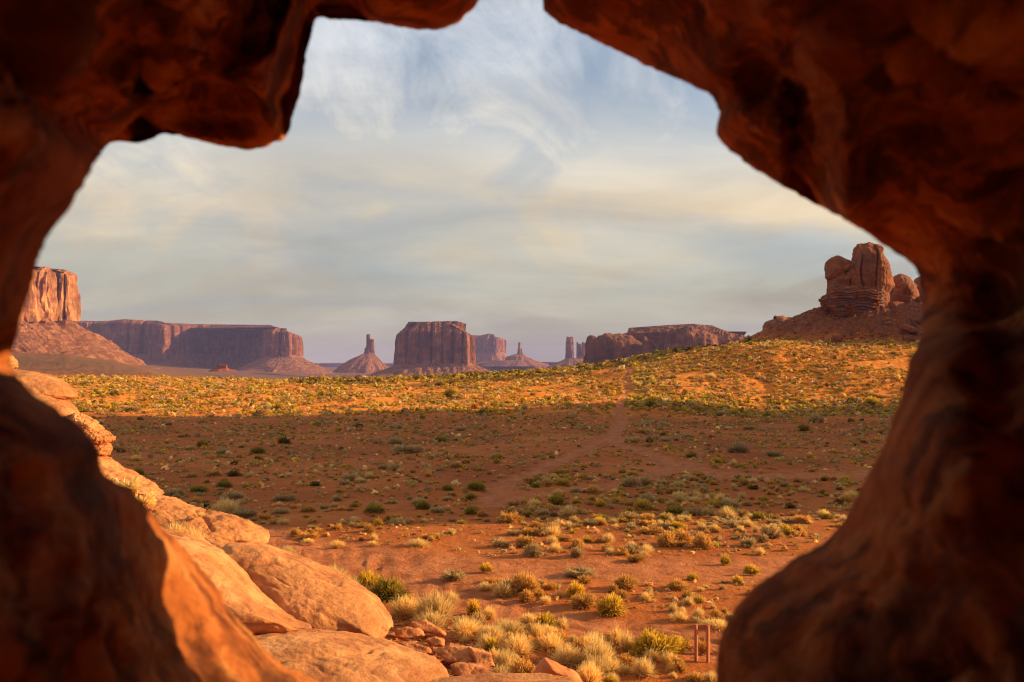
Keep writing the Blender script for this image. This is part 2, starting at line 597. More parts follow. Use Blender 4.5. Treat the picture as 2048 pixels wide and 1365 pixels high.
def build_ground():
    inv = np.linspace(1 / 19.0, 1 / 430.0, 620)
    ys = np.concatenate([[-900, -300, -100, -40, -15, -5, 0.6, 3, 6, 9, 12, 15, 17], 1 / inv[:330], np.linspace(1 / inv[330], 430, 430)[1:],
                         np.geomspace(440, 14000, 170)])
    us = np.concatenate([np.linspace(-3.0, -0.62, 40)[:-1], np.linspace(-0.62, 0.50, 760), np.linspace(0.50, 3.0, 50)[1:]])
    U, Y = np.meshgrid(us, ys)
    X = U * Y
    # close to the cliff foot, keep a wide apron
    X = np.where(Y < 17, U * np.maximum(17.0, np.abs(Y)), X)
    Z = hgt(X, Y)
    nearm = (Y < 430) & (Y > 18)
    td = np.full(X.shape, 9.0); raw = np.full(X.shape, 99.0)
    rr = np.where(nearm.any(1))[0]
    a, b = track_dist(X[rr], Y[rr])
    td[rr] = a; raw[rr] = b
    edge = fbm(xyz(X / 1.8, Y / 1.8, 0), 2, 77).reshape(X.shape) * 0.5
    tm = smooth((1.25 + edge - td) / 0.5)
    # two wheel ruts
    w = 0.75
    rut = np.exp(-((raw - w) / 0.22) ** 2)
    Z = Z - 0.10 * rut * (td < 1.6) - 0.06 * tm - 0.010 * tm * np.sin(raw * 2 * math.pi / 0.62 + 1.0)
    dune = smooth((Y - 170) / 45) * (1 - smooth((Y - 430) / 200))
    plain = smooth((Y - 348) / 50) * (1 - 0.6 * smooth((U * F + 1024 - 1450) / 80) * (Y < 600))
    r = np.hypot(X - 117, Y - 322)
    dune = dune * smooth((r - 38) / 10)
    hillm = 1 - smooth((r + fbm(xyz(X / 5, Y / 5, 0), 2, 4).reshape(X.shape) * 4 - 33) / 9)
    col = np.stack([tm, dune, plain, hillm], -1).reshape(-1, 4)
    V = np.stack([X, Y, Z], -1).reshape(-1, 3)
    n, m = X.shape
    Q = grid_quads(n, m)
    tmf = tm.ravel()[Q].mean(1)
    ist = tmf > 0.5
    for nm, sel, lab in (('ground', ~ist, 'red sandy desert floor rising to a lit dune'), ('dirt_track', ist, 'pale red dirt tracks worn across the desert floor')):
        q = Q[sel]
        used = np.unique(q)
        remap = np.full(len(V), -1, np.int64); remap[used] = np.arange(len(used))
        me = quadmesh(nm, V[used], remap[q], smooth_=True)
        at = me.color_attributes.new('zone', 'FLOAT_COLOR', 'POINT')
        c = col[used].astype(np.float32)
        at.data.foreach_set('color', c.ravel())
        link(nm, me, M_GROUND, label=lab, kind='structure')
    # ground behind and beside the camera
    return


build_ground()

# ------------------------------------------------------------------ mesas
def mesa(name, label, plan, run=80.0, zbot=-24.0, N=520, flute=4.0, cap_in=10.0, ledge=2.0, seed=1, mat=None, tmat=None,
         cat='butte', rows=(16, 30, 10), group=None, talus_pow=1.35, rough=1.0, flat_top=0.0, clefts=()):
    """plan: closed loop of (px, Y, y_rim, y_foot, y_cap, talus_run) ; z from pixel rows at that Y"""
    mat = mat or M_MESA; tmat = tmat or M_TALUS
    pl = np.array([list(p) + [run] * (6 - len(p)) for p in plan], float)
    X = (pl[:, 0] - 1024) / F * pl[:, 1]; Y = pl[:, 1]
    zr = ZC - (pl[:, 2] - HOR) / F * Y; zf = ZC - (pl[:, 3] - HOR) / F * Y; zc = ZC - (pl[:, 4] - HOR) / F * Y
    A = np.stack([X, Y, zr, zf, zc, pl[:, 5]], -1)
    A = np.vstack([A, A[:1]])
    s = np.concatenate([[0], np.cumsum(np.hypot(*(A[1:, :2] - A[:-1, :2]).T))])
    L = s[-1]
    t = np.linspace(0, L, N, endpoint=False)
    B = np.stack([np.interp(t, s, A[:, k]) for k in range(6)], -1)
    # soften corners a little
    for _ in range(3):
        B[:, :2] = (np.roll(B[:, :2], 1, 0) + 2 * B[:, :2] + np.roll(B[:, :2], -1, 0)) / 4
    tg = np.roll(B[:, :2], -3, 0) - np.roll(B[:, :2], 3, 0)
    nrm = np.stack([tg[:, 1], -tg[:, 0]], -1)
    area = 0.5 * np.sum(B[:, 0] * np.roll(B[:, 1], -1) - np.roll(B[:, 0], -1) * B[:, 1])
    if area < 0:
        nrm = -nrm
    nrm /= np.linalg.norm(nrm, axis=1, keepdims=True) + 1e-9
    nt_, nc_, np_ = rows
    xy, z3, runv = B[:, :2], B[:, 2:5], B[:, 5]
    H = float(np.mean(z3[:, 0] - z3[:, 1]))
    talus, wall = [], []
    for k in range(nt_):
        f = k / (nt_ - 1)                      # 0 bottom, 1 cliff foot
        off = runv * (1 - f) ** talus_pow + flute * 0.3
        z = zbot + (z3[:, 1] - zbot) * f
        p = xy + nrm * off[:, None]
        g = fbm(xyz(t / (runv.mean() * 0.22 + 1), f * 1.2, seed), 4, seed + 3) * runv * 0.20 * math.sin(math.pi * min(1, f + 0.12)) * rough
        rk = fbm(np.stack([p[:, 0] / 9, p[:, 1] / 9, z / 5], -1), 3, seed + 8) * 3.2 * rough
        p = p + nrm * (g)[:, None]
        talus.append(np.column_stack([p, z + rk * (f > 0)]))
    for k in range(nc_):
        f = k / (nc_ - 1)
        z = z3[:, 1] + (z3[:, 0] - z3[:, 1]) * f - (2 if k == 0 else 0)
        fl = (ridge(xyz(t / (H * 0.42), z / (H * 3.0), seed), 2, seed + 11) - 0.8) * flute * 1.4
        fl += (ridge(xyz(t / (H * 0.13), z / (H * 0.9), seed), 2, seed + 21) - 0.8) * flute * 0.6
        fl += fbm(xyz(t / (H * 0.06), z / (H * 0.25), seed), 3, seed + 31) * flute * 0.5
        fl *= np.clip(0.75 + 1.5 * perlin(xyz(t / (H * 1.3), 0.5, seed), seed + 51), 0.15, 1.6)
        fl -= flute * 1.6 * smooth(perlin(xyz(t / (H * 0.9), f * 1.1, seed), seed + 53) * 4 - 0.8)
        for (cp, cw, cd) in clefts:
            u_ = xy[:, 0] / xy[:, 1] * F + 1024
            lean = (f - 0.5) * cw * 0.5
            fl = fl - cd * np.exp(-((u_ - cp - lean) / cw) ** 2) * (nrm[:, 1] < 0.2) * (0.75 + 0.5 * perlin(xyz(t * 0 + z / (H * 0.4), cp, seed), 7))
        led = np.sign(np.sin(z / (H * 0.11) + seed)) * ledge * 0.25 * (f > 0.78) + (1 - f) * H * 0.05
        fl = fl - (f > 0.97) * flute * 0.4
        wall.append(np.column_stack([xy + nrm * (fl + led)[:, None], z]))
    base = wall[-1].copy()
    for k in range(1, np_ + 1):
        f = k / np_
        step = (math.floor(f * 4) / 4 * 0.6 + f * 0.4)
        cin = cap_in * f
        z = z3[:, 0] + (z3[:, 2] - z3[:, 0]) * step
        nn = fbm(xyz(t / (H * 0.2), f * 3, seed), 3, seed + 41) * cap_in * 0.12
        c = np.column_stack([base[:, :2] - nrm * (cin + nn)[:, None], z])
        wall.append(c)
    # close the top towards the middle line
    last = wall[-1]
    cen = last.mean(0)
    for f in (0.35, 0.7, 0.97):
        c = last * (1 - f) + cen * f
        c[:, 2] = last[:, 2] * (1 - f) + cen[2] * f + flat_top * f
        wall.append(c)
    org = np.array([B[:, 0].mean(), B[:, 1].mean(), zbot])
    root = empty(name, org, label=label, cat=cat, group=group)
    W = np.array(wall); T = np.array(talus)
    if area < 0:
        W = W[:, ::-1]; T = T[:, ::-1]
    me = quadmesh('cliff', W, grid_quads(len(W), N, True), origin=org)
    link('cliff', me, mat, root)
    me = quadmesh('talus_slope', T, grid_quads(len(T), N, True), origin=org)
    link('talus_slope', me, tmat, root)
    return root, org


# left big mesa, lit face
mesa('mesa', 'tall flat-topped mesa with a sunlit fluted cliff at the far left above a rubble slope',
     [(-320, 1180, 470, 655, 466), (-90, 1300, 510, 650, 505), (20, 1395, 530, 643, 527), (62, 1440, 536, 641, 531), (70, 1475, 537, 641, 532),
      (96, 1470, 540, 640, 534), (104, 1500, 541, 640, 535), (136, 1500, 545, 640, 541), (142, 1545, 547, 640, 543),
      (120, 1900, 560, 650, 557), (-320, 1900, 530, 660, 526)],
     run=104, zbot=9, N=900, flute=11, cap_in=9, seed=4, mat=M_MESA_LIT, cat='mesa', rows=(36, 44, 8), talus_pow=1.15, rough=1.25,
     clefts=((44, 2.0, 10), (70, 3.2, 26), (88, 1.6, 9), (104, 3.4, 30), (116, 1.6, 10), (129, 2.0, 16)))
# long mesa with buttress
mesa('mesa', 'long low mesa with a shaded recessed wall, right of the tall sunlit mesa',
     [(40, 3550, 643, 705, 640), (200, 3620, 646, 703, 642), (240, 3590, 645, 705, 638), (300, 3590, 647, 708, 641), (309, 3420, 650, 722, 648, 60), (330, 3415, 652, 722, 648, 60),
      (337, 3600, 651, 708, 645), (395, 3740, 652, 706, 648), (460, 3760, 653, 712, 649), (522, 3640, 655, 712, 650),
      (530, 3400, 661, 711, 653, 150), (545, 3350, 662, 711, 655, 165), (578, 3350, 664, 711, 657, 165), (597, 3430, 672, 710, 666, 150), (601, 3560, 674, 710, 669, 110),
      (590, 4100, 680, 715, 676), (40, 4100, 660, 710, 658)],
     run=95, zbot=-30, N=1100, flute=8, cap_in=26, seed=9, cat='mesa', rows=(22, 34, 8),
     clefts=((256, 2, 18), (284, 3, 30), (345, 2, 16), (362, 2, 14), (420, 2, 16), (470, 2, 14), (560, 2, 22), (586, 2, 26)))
# central butte
mesa('butte', 'broad shaded flat-topped butte standing in the middle of the view, sunlit along its right edge',
     [(793, 2545, 668, 727, 648), (800, 2500, 662, 727, 643), (835, 2485, 661, 727, 643), (908, 2490, 661, 727, 641), (934, 2488, 666, 727, 648), (946, 2545, 672, 726, 657),
      (941, 2680, 676, 727, 660), (920, 2760, 676, 730, 655), (810, 2760, 676, 730, 655)],
     run=80, zbot=-22, N=700, flute=6.5, cap_in=36, seed=14, rows=(14, 36, 16),
     clefts=((812, 2, 12), (838, 2, 14), (862, 2.5, 18), (884, 2, 12), (905, 2.5, 16), (925, 2, 14), (941, 1.5, 14)))
# mesa behind it
mesa('butte', 'hazy far butte with two low caps peeping out behind the central butte',
     [(900, 5500, 677, 705, 668), (955, 5480, 676, 705, 671), (975, 5440, 675, 705, 667), (992, 5440, 675, 705, 669), (1006, 5500, 677, 704, 674), (1008, 5650, 680, 705, 676),
      (990, 5900, 682, 708, 676), (900, 5900, 682, 708, 676)],
     run=85, zbot=-16, N=500, flute=10, cap_in=38, seed=23)
# low far strips
mesa('low_mesa', 'long thin mesa on the horizon between the buttress and the central butte',
     [(600, 7400, 727.5, 733, 726.5), (700, 7300, 727, 733, 726), (800, 7300, 728, 733, 727), (800, 7900, 729, 733, 728), (600, 7900, 729, 733, 728)],
     run=120, zbot=-20, N=260, flute=10, cap_in=60, seed=27, cat='mesa', rows=(6, 10, 4))
mesa('low_mesa', 'low terraced ridge at the foot of the thin needle spire',
     [(930, 4700, 728, 738, 724), (1010, 4600, 726, 738, 722), (1072, 4650, 725, 738, 723), (1110, 4800, 728.5, 738, 727), (1180, 4800, 727, 738, 725), (1180, 5200, 728, 738, 726), (930, 5200, 728, 738, 724)],
     run=150, zbot=-18, N=400, flute=10, cap_in=130, seed=29, cat='mesa', rows=(10, 10, 8))


def spire(name, label, tops, Y, foot, talus_pts, seed, zbot=-24, cat='rock spire', group=None, depth=1.0):
    """tops: list of (px_left, px_right, y_top) fused columns; talus_pts: cone radii profile [(dx px, y)] about centre"""
    cxp = (min(t[0] for t in tops) + max(t[1] for t in tops)) / 2
    c = PX(cxp, foot, Y)
    org = np.array([c[0], c[1], zbot])
    root = empty(name, org, label=label, cat=cat, group=group)
    m = F / Y
    Vs, Qs, off = [], [], 0
    for j, (a, b, yt) in enumerate(tops):
        r0 = (b - a) / 2 / m
        x0 = ((a + b) / 2 - 1024) / F * Y
        zt = ZC - (yt - HOR) / F * Y; zb = c[2] - 4
        th = np.linspace(0, 2 * math.pi, 40, endpoint=False)
        rows_ = []
        for k in range(30):
            f = k / 29
            z = zb + (zt - zb) * f
            r = r0 * (1.22 - 0.3 * f) * (1 + 0.16 * (ridge(xyz(np.cos(th) * 1.5, np.sin(th) * 1.5, z / 40 + j), 2, seed + j) - 0.9))
            r = r + fbm(xyz(np.cos(th) * 2, np.sin(th) * 2, z / (r0 * 1.2)), 3, seed + 5) * r0 * 0.22
            if k == 29:
                r = r * 0.72
            rows_.append(np.column_stack([x0 + np.cos(th) * r, Y + np.sin(th) * r * depth, np.full(40, z) + (np.cos(th * 2 + j) * r0 * 0.15 if k > 26 else 0)]))
        rows_.append(np.column_stack([np.full(40, x0) + np.cos(th) * 0.1, np.full(40, Y) + np.sin(th) * 0.1, np.full(40, zt)]))
        G = np.array(rows_)
        Vs.append(G.reshape(-1, 3)); Qs.append(grid_quads(len(G), 40, True, off)); off += G.size // 3
    me = quadmesh('rock_column', np.vstack(Vs), np.vstack(Qs), origin=org)
    link('rock_column', me, M_MESA, root)
    tp = talus_pts
    th = np.linspace(0, 2 * math.pi, 120, endpoint=False)
    rows_ = []
    for k in range(26):
        f = k / 25
        rl = np.interp(f, [i / (len(tp) - 1) for i in range(len(tp))], [q[0] for q in tp]) / m
        rr_ = np.interp(f, [i / (len(tp) - 1) for i in range(len(tp))], [q[1] for q in tp]) / m
        yy = np.interp(f, [i / (len(tp) - 1) for i in range(len(tp))], [q[2] for q in tp])
        z = ZC - (yy - HOR) / F * Y
        w = (np.cos(th) + 1) / 2
        r = rl * (1 - w) + rr_ * w
        r = r * (1 + 0.16 * fbm(xyz(np.cos(th) * 3, np.sin(th) * 3, f * 2), 4, seed + 9))
        rows_.append(np.column_stack([c[0] + np.cos(th) * r, Y + np.sin(th) * r, z + fbm(xyz(np.cos(th) * 6, np.sin(th) * 6, f * 6), 2, seed) * 2.5]))
    G = np.array(rows_)
    me = quadmesh('talus_slope', G, grid_quads(len(G), 120, True), origin=org)
    link('talus_slope', me, M_TALUS, root)
    return root


spire('butte', 'lone hand-like spire with a thumb, on a rubble cone left of the central butte',
      [(733, 741, 669), (737, 748, 679), (730, 747, 695)], 3900, 708, [(85, 62, 757), (60, 34, 733), (36, 20, 719), (10, 9, 707), (3, 3, 704)], 33)
spire('butte', 'thin needle spire on a stepped hazy mound, between two larger rock groups',
      [(1036.5, 1041, 685), (1035, 1044.5, 698)], 4500, 709, [(80, 60, 733), (52, 34, 722), (30, 28, 721), (26, 14, 714), (8, 7, 709), (2, 2, 707)], 37)
spire('butte', 'single stout flat-topped rock column on a low mound, left of the twin pinnacles',
      [(1132, 1147, 674.5)], 4200, 718, [(50, 60, 738), (34, 50, 729), (16, 34, 722), (8, 12, 717), (4, 4, 715)], 41)
spire('butte', 'pair of jagged pinnacles just left of the shaded rounded mesa',
      [(1153, 1156.5, 684), (1154, 1162, 688), (1163, 1170, 685)], 4300, 719, [(22, 40, 738), (16, 30, 728), (12, 20, 721), (8, 12, 717), (4, 4, 714)], 45)


# ------------------------------------------------------------------ pillow rocks (closed blobs of real thickness from a silhouette)
def pillow(outline, Y0, T, tiltx=0.0, tilty=0.0, p=2.6, N=200, K=26, amp=0.1, nscale=1.0, seed=1, strata=0.0, strata_h=1.0,
           flute=0.0, back=1.0, fn=None, rough=0.03, origin=None, smooth_=True, rim_amp=0.0, strat_dark=None, ripple=0.0, cuts=None):
    """outline in pixels (closed, star shaped about its centroid); Y0 distance of its mid plane; T half thickness in m"""
    o = np.array(outline, float)
    cx, cy = (o.min(0) + o.max(0)) / 2
    a2 = np.vstack([o, o[:1]])
    s = np.concatenate([[0], np.cumsum(np.hypot(*(a2[1:] - a2[:-1]).T))])
    t = np.linspace(0, s[-1], N, endpoint=False)
    R = np.stack([np.interp(t, s, a2[:, 0]), np.interp(t, s, a2[:, 1])], -1)
    for _ in range(2):
        R = (np.roll(R, 1, 0) + 4 * R + np.roll(R, -1, 0)) / 6
    if rim_amp:
        d = R - [cx, cy]
        R = R + d / np.linalg.norm(d, axis=1, keepdims=True) * (fbm(xyz(t / 14, 0, seed), 3, seed) * rim_amp)[:, None]
    rings = []
    fr = np.linspace(0, 1, K)
    ang = list(np.sin(fr * math.pi / 2))            # s from 0 to 1 (dense at the rim)
    def ringset(sign, ss):
        out = []
        for q in ss:
            px = cx + (R[:, 0] - cx) * q; py = cy + (R[:, 1] - cy) * q
            off = T * (max(0.0, 1 - q ** p)) ** (1.0 / 2.0)
            Yv = Y0 + tiltx * (px - cx) + tilty * (py - cy) - sign * off * (1 if sign > 0 else back)
            out.append(PX(px, py, Yv) if sign > 0 else
                       PX(px, py, Y0 + tiltx * (px - cx) + tilty * (py - cy)) + np.array([0, off * back, 0]))
        return out
    front = ringset(1, [0.004] + ang[1:])
    backr = ringset(-1, ang[1:-1][::-1] + [0.004])
    G = np.array(front + backr)
    nr = grid_normals(G)
    c3 = G.reshape(-1, 3).mean(0)
    if np.sum((G - c3) * nr) < 0:
        nr = -nr; flip = True
    else:
        flip = False
    Pf = G.reshape(-1, 3)
    d = fbm(Pf / nscale, 4, seed) * amp + fbm(Pf / (nscale * 0.22), 3, seed + 7) * rough
    if strata:
        zz = Pf[:, 2] / strata_h + fbm(Pf / (strata_h * 7), 3, seed + 3) * 1.6
        fr_ = zz - np.floor(zz)
        lay = _hash(np.floor(zz), np.zeros(len(zz)), np.zeros(len(zz)), seed) / 0xffffffff
        groove = -np.exp(-(fr_ / 0.13) ** 2) - 0.8 * np.exp(-((1 - fr_) / 0.10) ** 2)
        w = strata(Pf) if callable(strata) else strata
        d = d + w * (groove * 0.7 + (lay - 0.5) * 0.9)
        # upright joints breaking each layer into blocks
        jx = Pf[:, 0] / (strata_h * (1.6 + 3.5 * lay)) + lay * 7.3 + fbm(Pf / (strata_h * 3), 2, seed + 6) * 1.1
        fj = jx - np.floor(jx)
        blk = _hash(np.floor(jx), np.floor(zz), np.zeros(len(zz)), seed + 2) / 0xffffffff
        d = d + w * (-0.8 * np.exp(-(fj / 0.07) ** 2) * (blk > 0.35) + (blk - 0.5) * 0.6)
    if flute:
        d = d + (ridge(np.column_stack([Pf[:, 0] / nscale * 1.6, Pf[:, 1] / nscale * 1.6, Pf[:, 2] / nscale * 0.12]), 3, seed + 4) - 0.9) * flute
    if ripple:
        rr = Pf @ np.array([0.25, 0.2, 1.0]) / ripple[1] + fbm(Pf / (ripple[1] * 8), 3, seed + 2) * 2.2
        d = d - ripple[0] * np.exp(-((rr - np.floor(rr) - 0.5) / 0.13) ** 2) * smooth(fbm(Pf / (ripple[1] * 5), 2, seed + 5) * 3 + 0.4)
    if cuts:
        # cracks along pixel polylines
        pxs = Pf[:, 0] / Pf[:, 1] * F + 1024; pys = HOR - (Pf[:, 2] - ZC) / Pf[:, 1] * F
        for line, wd, dp in cuts:
            dm = np.full(len(Pf), 1e9)
            for a, b in zip(line[:-1], line[1:]):
                a = np.array(a, float); b = np.array(b, float); ab = b - a
                q = np.stack([pxs, pys], -1)
                tt = np.clip(((q - a) @ ab) / (ab @ ab), 0, 1)
                dm = np.minimum(dm, np.hypot(*(q - a - tt[:, None] * ab).T))
            dm = dm + np.abs(perlin(Pf / (nscale * 0.3), 5)) * wd * 0.5
            half = np.zeros(len(Pf), bool); half[: len(Pf) // 2 + N] = True
            d = d - dp * np.exp(-(dm / wd) ** 2) * half
    Pf = Pf + nr.reshape(-1, 3) * d[:, None]
    if fn is not None:
        Pf = fn(Pf)
    G = Pf.reshape(G.shape)
    if flip:
        G = G[:, ::-1]
    return G


def pmesh(name, Gs, origin, smooth_=True):
    Vs, Qs, off = [], [], 0
    for G in Gs:
        n, m = G.shape[:2]
        Vs.append(G.reshape(-1, 3)); Qs.append(grid_quads(n, m, True, off)); off += n * m
    return quadmesh(name, np.vstack(Vs), np.vstack(Qs), smooth_=smooth_, origin=origin)


def rock(name, label, G, mat, cat='rock', smooth_=True, group=None):
    V = G.reshape(-1, 3)
    org = np.array([V[:, 0].mean(), V[:, 1].mean(), V[:, 2].min()])
    return link(name, pmesh(name, [G], org, smooth_), mat, loc=org, label=label, cat=cat, group=group)


# shaded rounded mesa on the right (body + domed buttresses)
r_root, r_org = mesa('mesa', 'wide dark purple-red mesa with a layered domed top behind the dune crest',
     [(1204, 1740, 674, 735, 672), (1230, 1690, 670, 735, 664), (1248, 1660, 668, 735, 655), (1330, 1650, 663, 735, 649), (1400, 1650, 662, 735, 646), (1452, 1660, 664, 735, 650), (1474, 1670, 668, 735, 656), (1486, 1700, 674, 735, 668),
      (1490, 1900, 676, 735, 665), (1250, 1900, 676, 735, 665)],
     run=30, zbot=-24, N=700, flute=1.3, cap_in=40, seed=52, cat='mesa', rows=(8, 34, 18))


def addpart(root, org, name, G, mat, smooth_=False):
    return link(name, pmesh(name, [G], org, smooth_), mat, root)


addpart(r_root, r_org, 'buttress', pillow([(1166, 770), (1168, 728), (1171, 690), (1174, 674), (1180, 671), (1188, 673), (1191, 681), (1197, 672), (1206, 671), (1211, 667), (1228, 669),
        (1240, 668), (1262, 672), (1285, 690), (1295, 720), (1298, 770)], 1590, 30, p=5, N=360, K=34, amp=2.2, nscale=18, flute=1.8, rough=0.3, seed=61), M_MESA)
addpart(r_root, r_org, 'buttress', pillow([(1326, 770), (1328, 700), (1336, 664), (1346, 659), (1352, 662), (1362, 658), (1372, 655), (1384, 654), (1393, 661), (1410, 663), (1424, 668), (1434, 673),
        (1436, 700), (1440, 770)], 1560, 28, p=4.5, N=360, K=34, amp=2.2, nscale=18, flute=1.8, rough=0.3, seed=63), M_MESA)
addpart(r_root, r_org, 'buttress', pillow([(1428, 770), (1430, 690), (1440, 676), (1455, 668), (1466, 672), (1480, 671), (1496, 676), (1500, 700), (1502, 770)], 1600, 24, p=4, N=260, K=28, amp=2.0, nscale=16, flute=1.6,
        rough=0.3, seed=65), M_MESA)
addpart(r_root, r_org, 'buttress', pillow([(1276, 770), (1278, 715), (1284, 695), (1285, 678), (1290, 674), (1296, 680), (1304, 679), (1310, 690), (1318, 696), (1322, 720), (1324, 770)], 1540, 12, p=3.5, N=260, K=26, amp=1.2,
        nscale=8, flute=1.5, rough=0.5, seed=67), M_MESA)

# small red butte on the plain
mesa('knoll', 'small dark red knoll standing alone on the brown plain below the long mesa',
     [(436, 1500, 730, 736, 729), (452, 1500, 729.5, 736, 728.5), (454, 1530, 731, 736, 730), (436, 1530, 731, 736, 730)],
     run=14, zbot=0, N=160, flute=0.8, cap_in=1.5, seed=71, mat=M_RED, tmat=M_RED, cat='knoll', rows=(10, 10, 4))

# ------------------------------------------------------------------ pinnacle on the hill
TWY = 309.0
cm = F / TWY
t_root = empty('rock_pinnacle', PX(1712, 640, TWY), label='great red rock pinnacle with a round knob and a tall split head on the hilltop', cat='rock formation')
t_org = np.array(t_root.location)
head = pillow([(1707, 548), (1711, 528), (1716, 505), (1717, 489), (1726, 488), (1737, 486), (1748, 489), (1757, 491), (1766, 494), (1765, 504), (1771, 514), (1779, 532), (1783, 555), (1785, 572), (1777, 588),
               (1776, 618), (1750, 622), (1728, 610), (1714, 592), (1706, 572)], TWY + 1, 7.0, p=9.0, N=420, K=70, amp=0.9, nscale=6, rough=0.22, seed=81, smooth_=False, flute=0.35,
              cuts=[([(1748, 489), (1754, 500), (1756, 512), (1757, 522), (1753, 545), (1752, 575)], 1.3, 1.6), ([(1725, 512), (1722, 540), (1724, 560), (1734, 585), (1740, 600)], 1.8, 1.6)])
addpart(t_root, t_org, 'head_block', head, M_TOWER)
knob = pillow([(1651, 540), (1653, 525), (1661, 516), (1672, 512), (1684, 514), (1697, 521), (1707, 531), (1706, 540), (1695, 546), (1688, 560), (1672, 566), (1660, 564), (1651, 556)], TWY - 2, 4.6, p=2.6, N=260, K=44, amp=0.6,
              nscale=4, rough=0.16, seed=83)
addpart(t_root, t_org, 'knob', knob, M_TOWER)
neck = pillow([(1657, 560), (1662, 547), (1675, 543), (1690, 545), (1703, 533), (1712, 535), (1722, 545), (1730, 575), (1735, 600), (1720, 606), (1662, 604), (1659, 580)], TWY - 1, 5.6, p=4, N=320, K=60, amp=0.7, nscale=4,
              rough=0.2, seed=85, strata=lambda P: 0.45 * smooth((36.0 - P[:, 2]) / 5), strata_h=1.5, cuts=[([(1702, 560), (1700, 580), (1704, 600)], 1.5, 1.2)])
addpart(t_root, t_org, 'neck_block', neck, M_TOWER)
base = pillow([(1661, 570), (1700, 566), (1777, 572), (1776, 600), (1773, 630), (1766, 652), (1740, 650), (1710, 645), (1680, 642), (1664, 630), (1650, 616), (1642, 601), (1645, 594), (1658, 590)], TWY, 8.0, p=6, N=520, K=90,
              amp=0.7, nscale=6, rough=0.22, seed=87, strata=0.6, strata_h=0.85)
addpart(t_root, t_org, 'layered_base', base, M_TOWER)
base2 = pillow([(1750, 626), (1780, 622), (1815, 624), (1850, 626), (1856, 640), (1842, 650), (1800, 648), (1765, 656), (1748, 650)], TWY + 6, 6.0, p=6, N=300, K=50,
               amp=0.5, nscale=5, rough=0.2, seed=88, strata=0.5, strata_h=0.7)
addpart(t_root, t_org, 'layered_shelf', base2, M_TOWER)

g2 = pillow([(1786, 560), (1792, 552), (1800, 549), (1812, 550), (1822, 556), (1832, 570), (1838, 590), (1843, 612), (1842, 625), (1836, 632), (1810, 630), (1786, 622), (1783, 600)], TWY + 14, 6.5, p=3, N=300, K=60,
            amp=0.6, nscale=4, rough=0.2, seed=91, strata=lambda P: 0.5 * smooth((30.5 - P[:, 2]) / 3), strata_h=1.0)
rock('rock_dome', 'rounded rock dome beside the pinnacle, its right flank bright in the sun', g2, M_TOWER, 'rock dome')
g3 = pillow([(1776, 560), (1787, 556), (1788, 640), (1770, 640)], TWY + 40, 6, p=3, N=160, K=30, amp=0.5, nscale=4, rough=0.2, seed=93)
rock('rock_dome', 'narrow rock seen through the gap between the pinnacle and the lit dome', g3, M_TOWER, 'rock dome')
g4 = pillow([(1828, 570), (1836, 556), (1850, 550), (1885, 552), (1900, 640), (1828, 640)], TWY + 40, 8, p=3, N=160, K=30, amp=0.5, nscale=4, rough=0.2, seed=94)
rock('rock_dome', 'dark rock mostly hidden by the window edge, right of the lit dome', g4, M_TOWER, 'rock dome')
g5 = pillow([(1526, 664), (1528, 650), (1534, 643), (1546, 638), (1556, 636), (1549, 632), (1556, 631), (1566, 631), (1573, 635), (1585, 635), (1600, 638), (1612, 650), (1612, 690), (1526, 690)], 560, 12, p=3.2, N=300, K=44, amp=0.8,
            nscale=9, rough=0.2, seed=95, ripple=(0.6, 3.5))
rock('rock_outcrop', 'pale rock with a beak-like overhang poking up behind the left shoulder of the hill', g5, M_TOWER, 'rock outcrop')
# fallen blocks on the hill
for i, (poly, Yb, T, lab) in enumerate([
    ([(1663, 686), (1662, 676), (1667, 670), (1678, 669), (1686, 674), (1684, 684), (1674, 688)], 276, 1.3, 'flat fallen block at the foot of the hill below the pinnacle'),
    ([(1682, 674), (1684, 669), (1690, 668), (1692, 673), (1688, 677)], 277, 0.6, 'small block leaning on the flat fallen block at the hill foot'),
    ([(1800, 650), (1812, 648), (1830, 655), (1837, 664), (1828, 668), (1810, 662), (1800, 658)], 285, 1.8, 'long slanting layered slab below the lit dome'),
    ([(1818, 634), (1824, 634), (1834, 652), (1832, 660), (1826, 652)], 289, 0.8, 'narrow leaning plank-like slab below the lit dome'),
    ([(1808, 690), (1806, 674), (1816, 669), (1832, 674), (1842, 686), (1836, 696), (1818, 694)], 272, 1.8, 'reddish rounded boulder at the hill foot against the window edge'),
    ([(1828, 640), (1842, 626), (1862, 640), (1862, 668), (1842, 664)], 292, 2.0, 'broken ledge right of the slanting slab near the window edge')]):
    rock('boulder', lab, pillow(poly, Yb, T, p=3, N=90, K=18, amp=0.3, nscale=1.5, rough=0.1, seed=100 + i, rim_amp=1.0), M_TOWER, 'boulder')

# butte outside the picture that shades the flat
mesa('butte', 'high butte standing beyond the right rock wall whose shadow crosses the flat',
     [(1720 + 560, 92, -800, 735, -880), (1024 + 2600, 92, -1000, 735, -1100), (1024 + 3000, 100, -900, 735, -980), (1024 + 2050, 205, 0, 735, -40), (1024 + 1400, 240, 60, 735, 30), (1024 + 1150, 232, 100, 735, 60), (1024 + 1500, 130, -400, 735, -440)],
     run=12, zbot=-3, N=300, flute=3, cap_in=3, seed=111, cat='butte', rows=(8, 24, 4)) if False else None


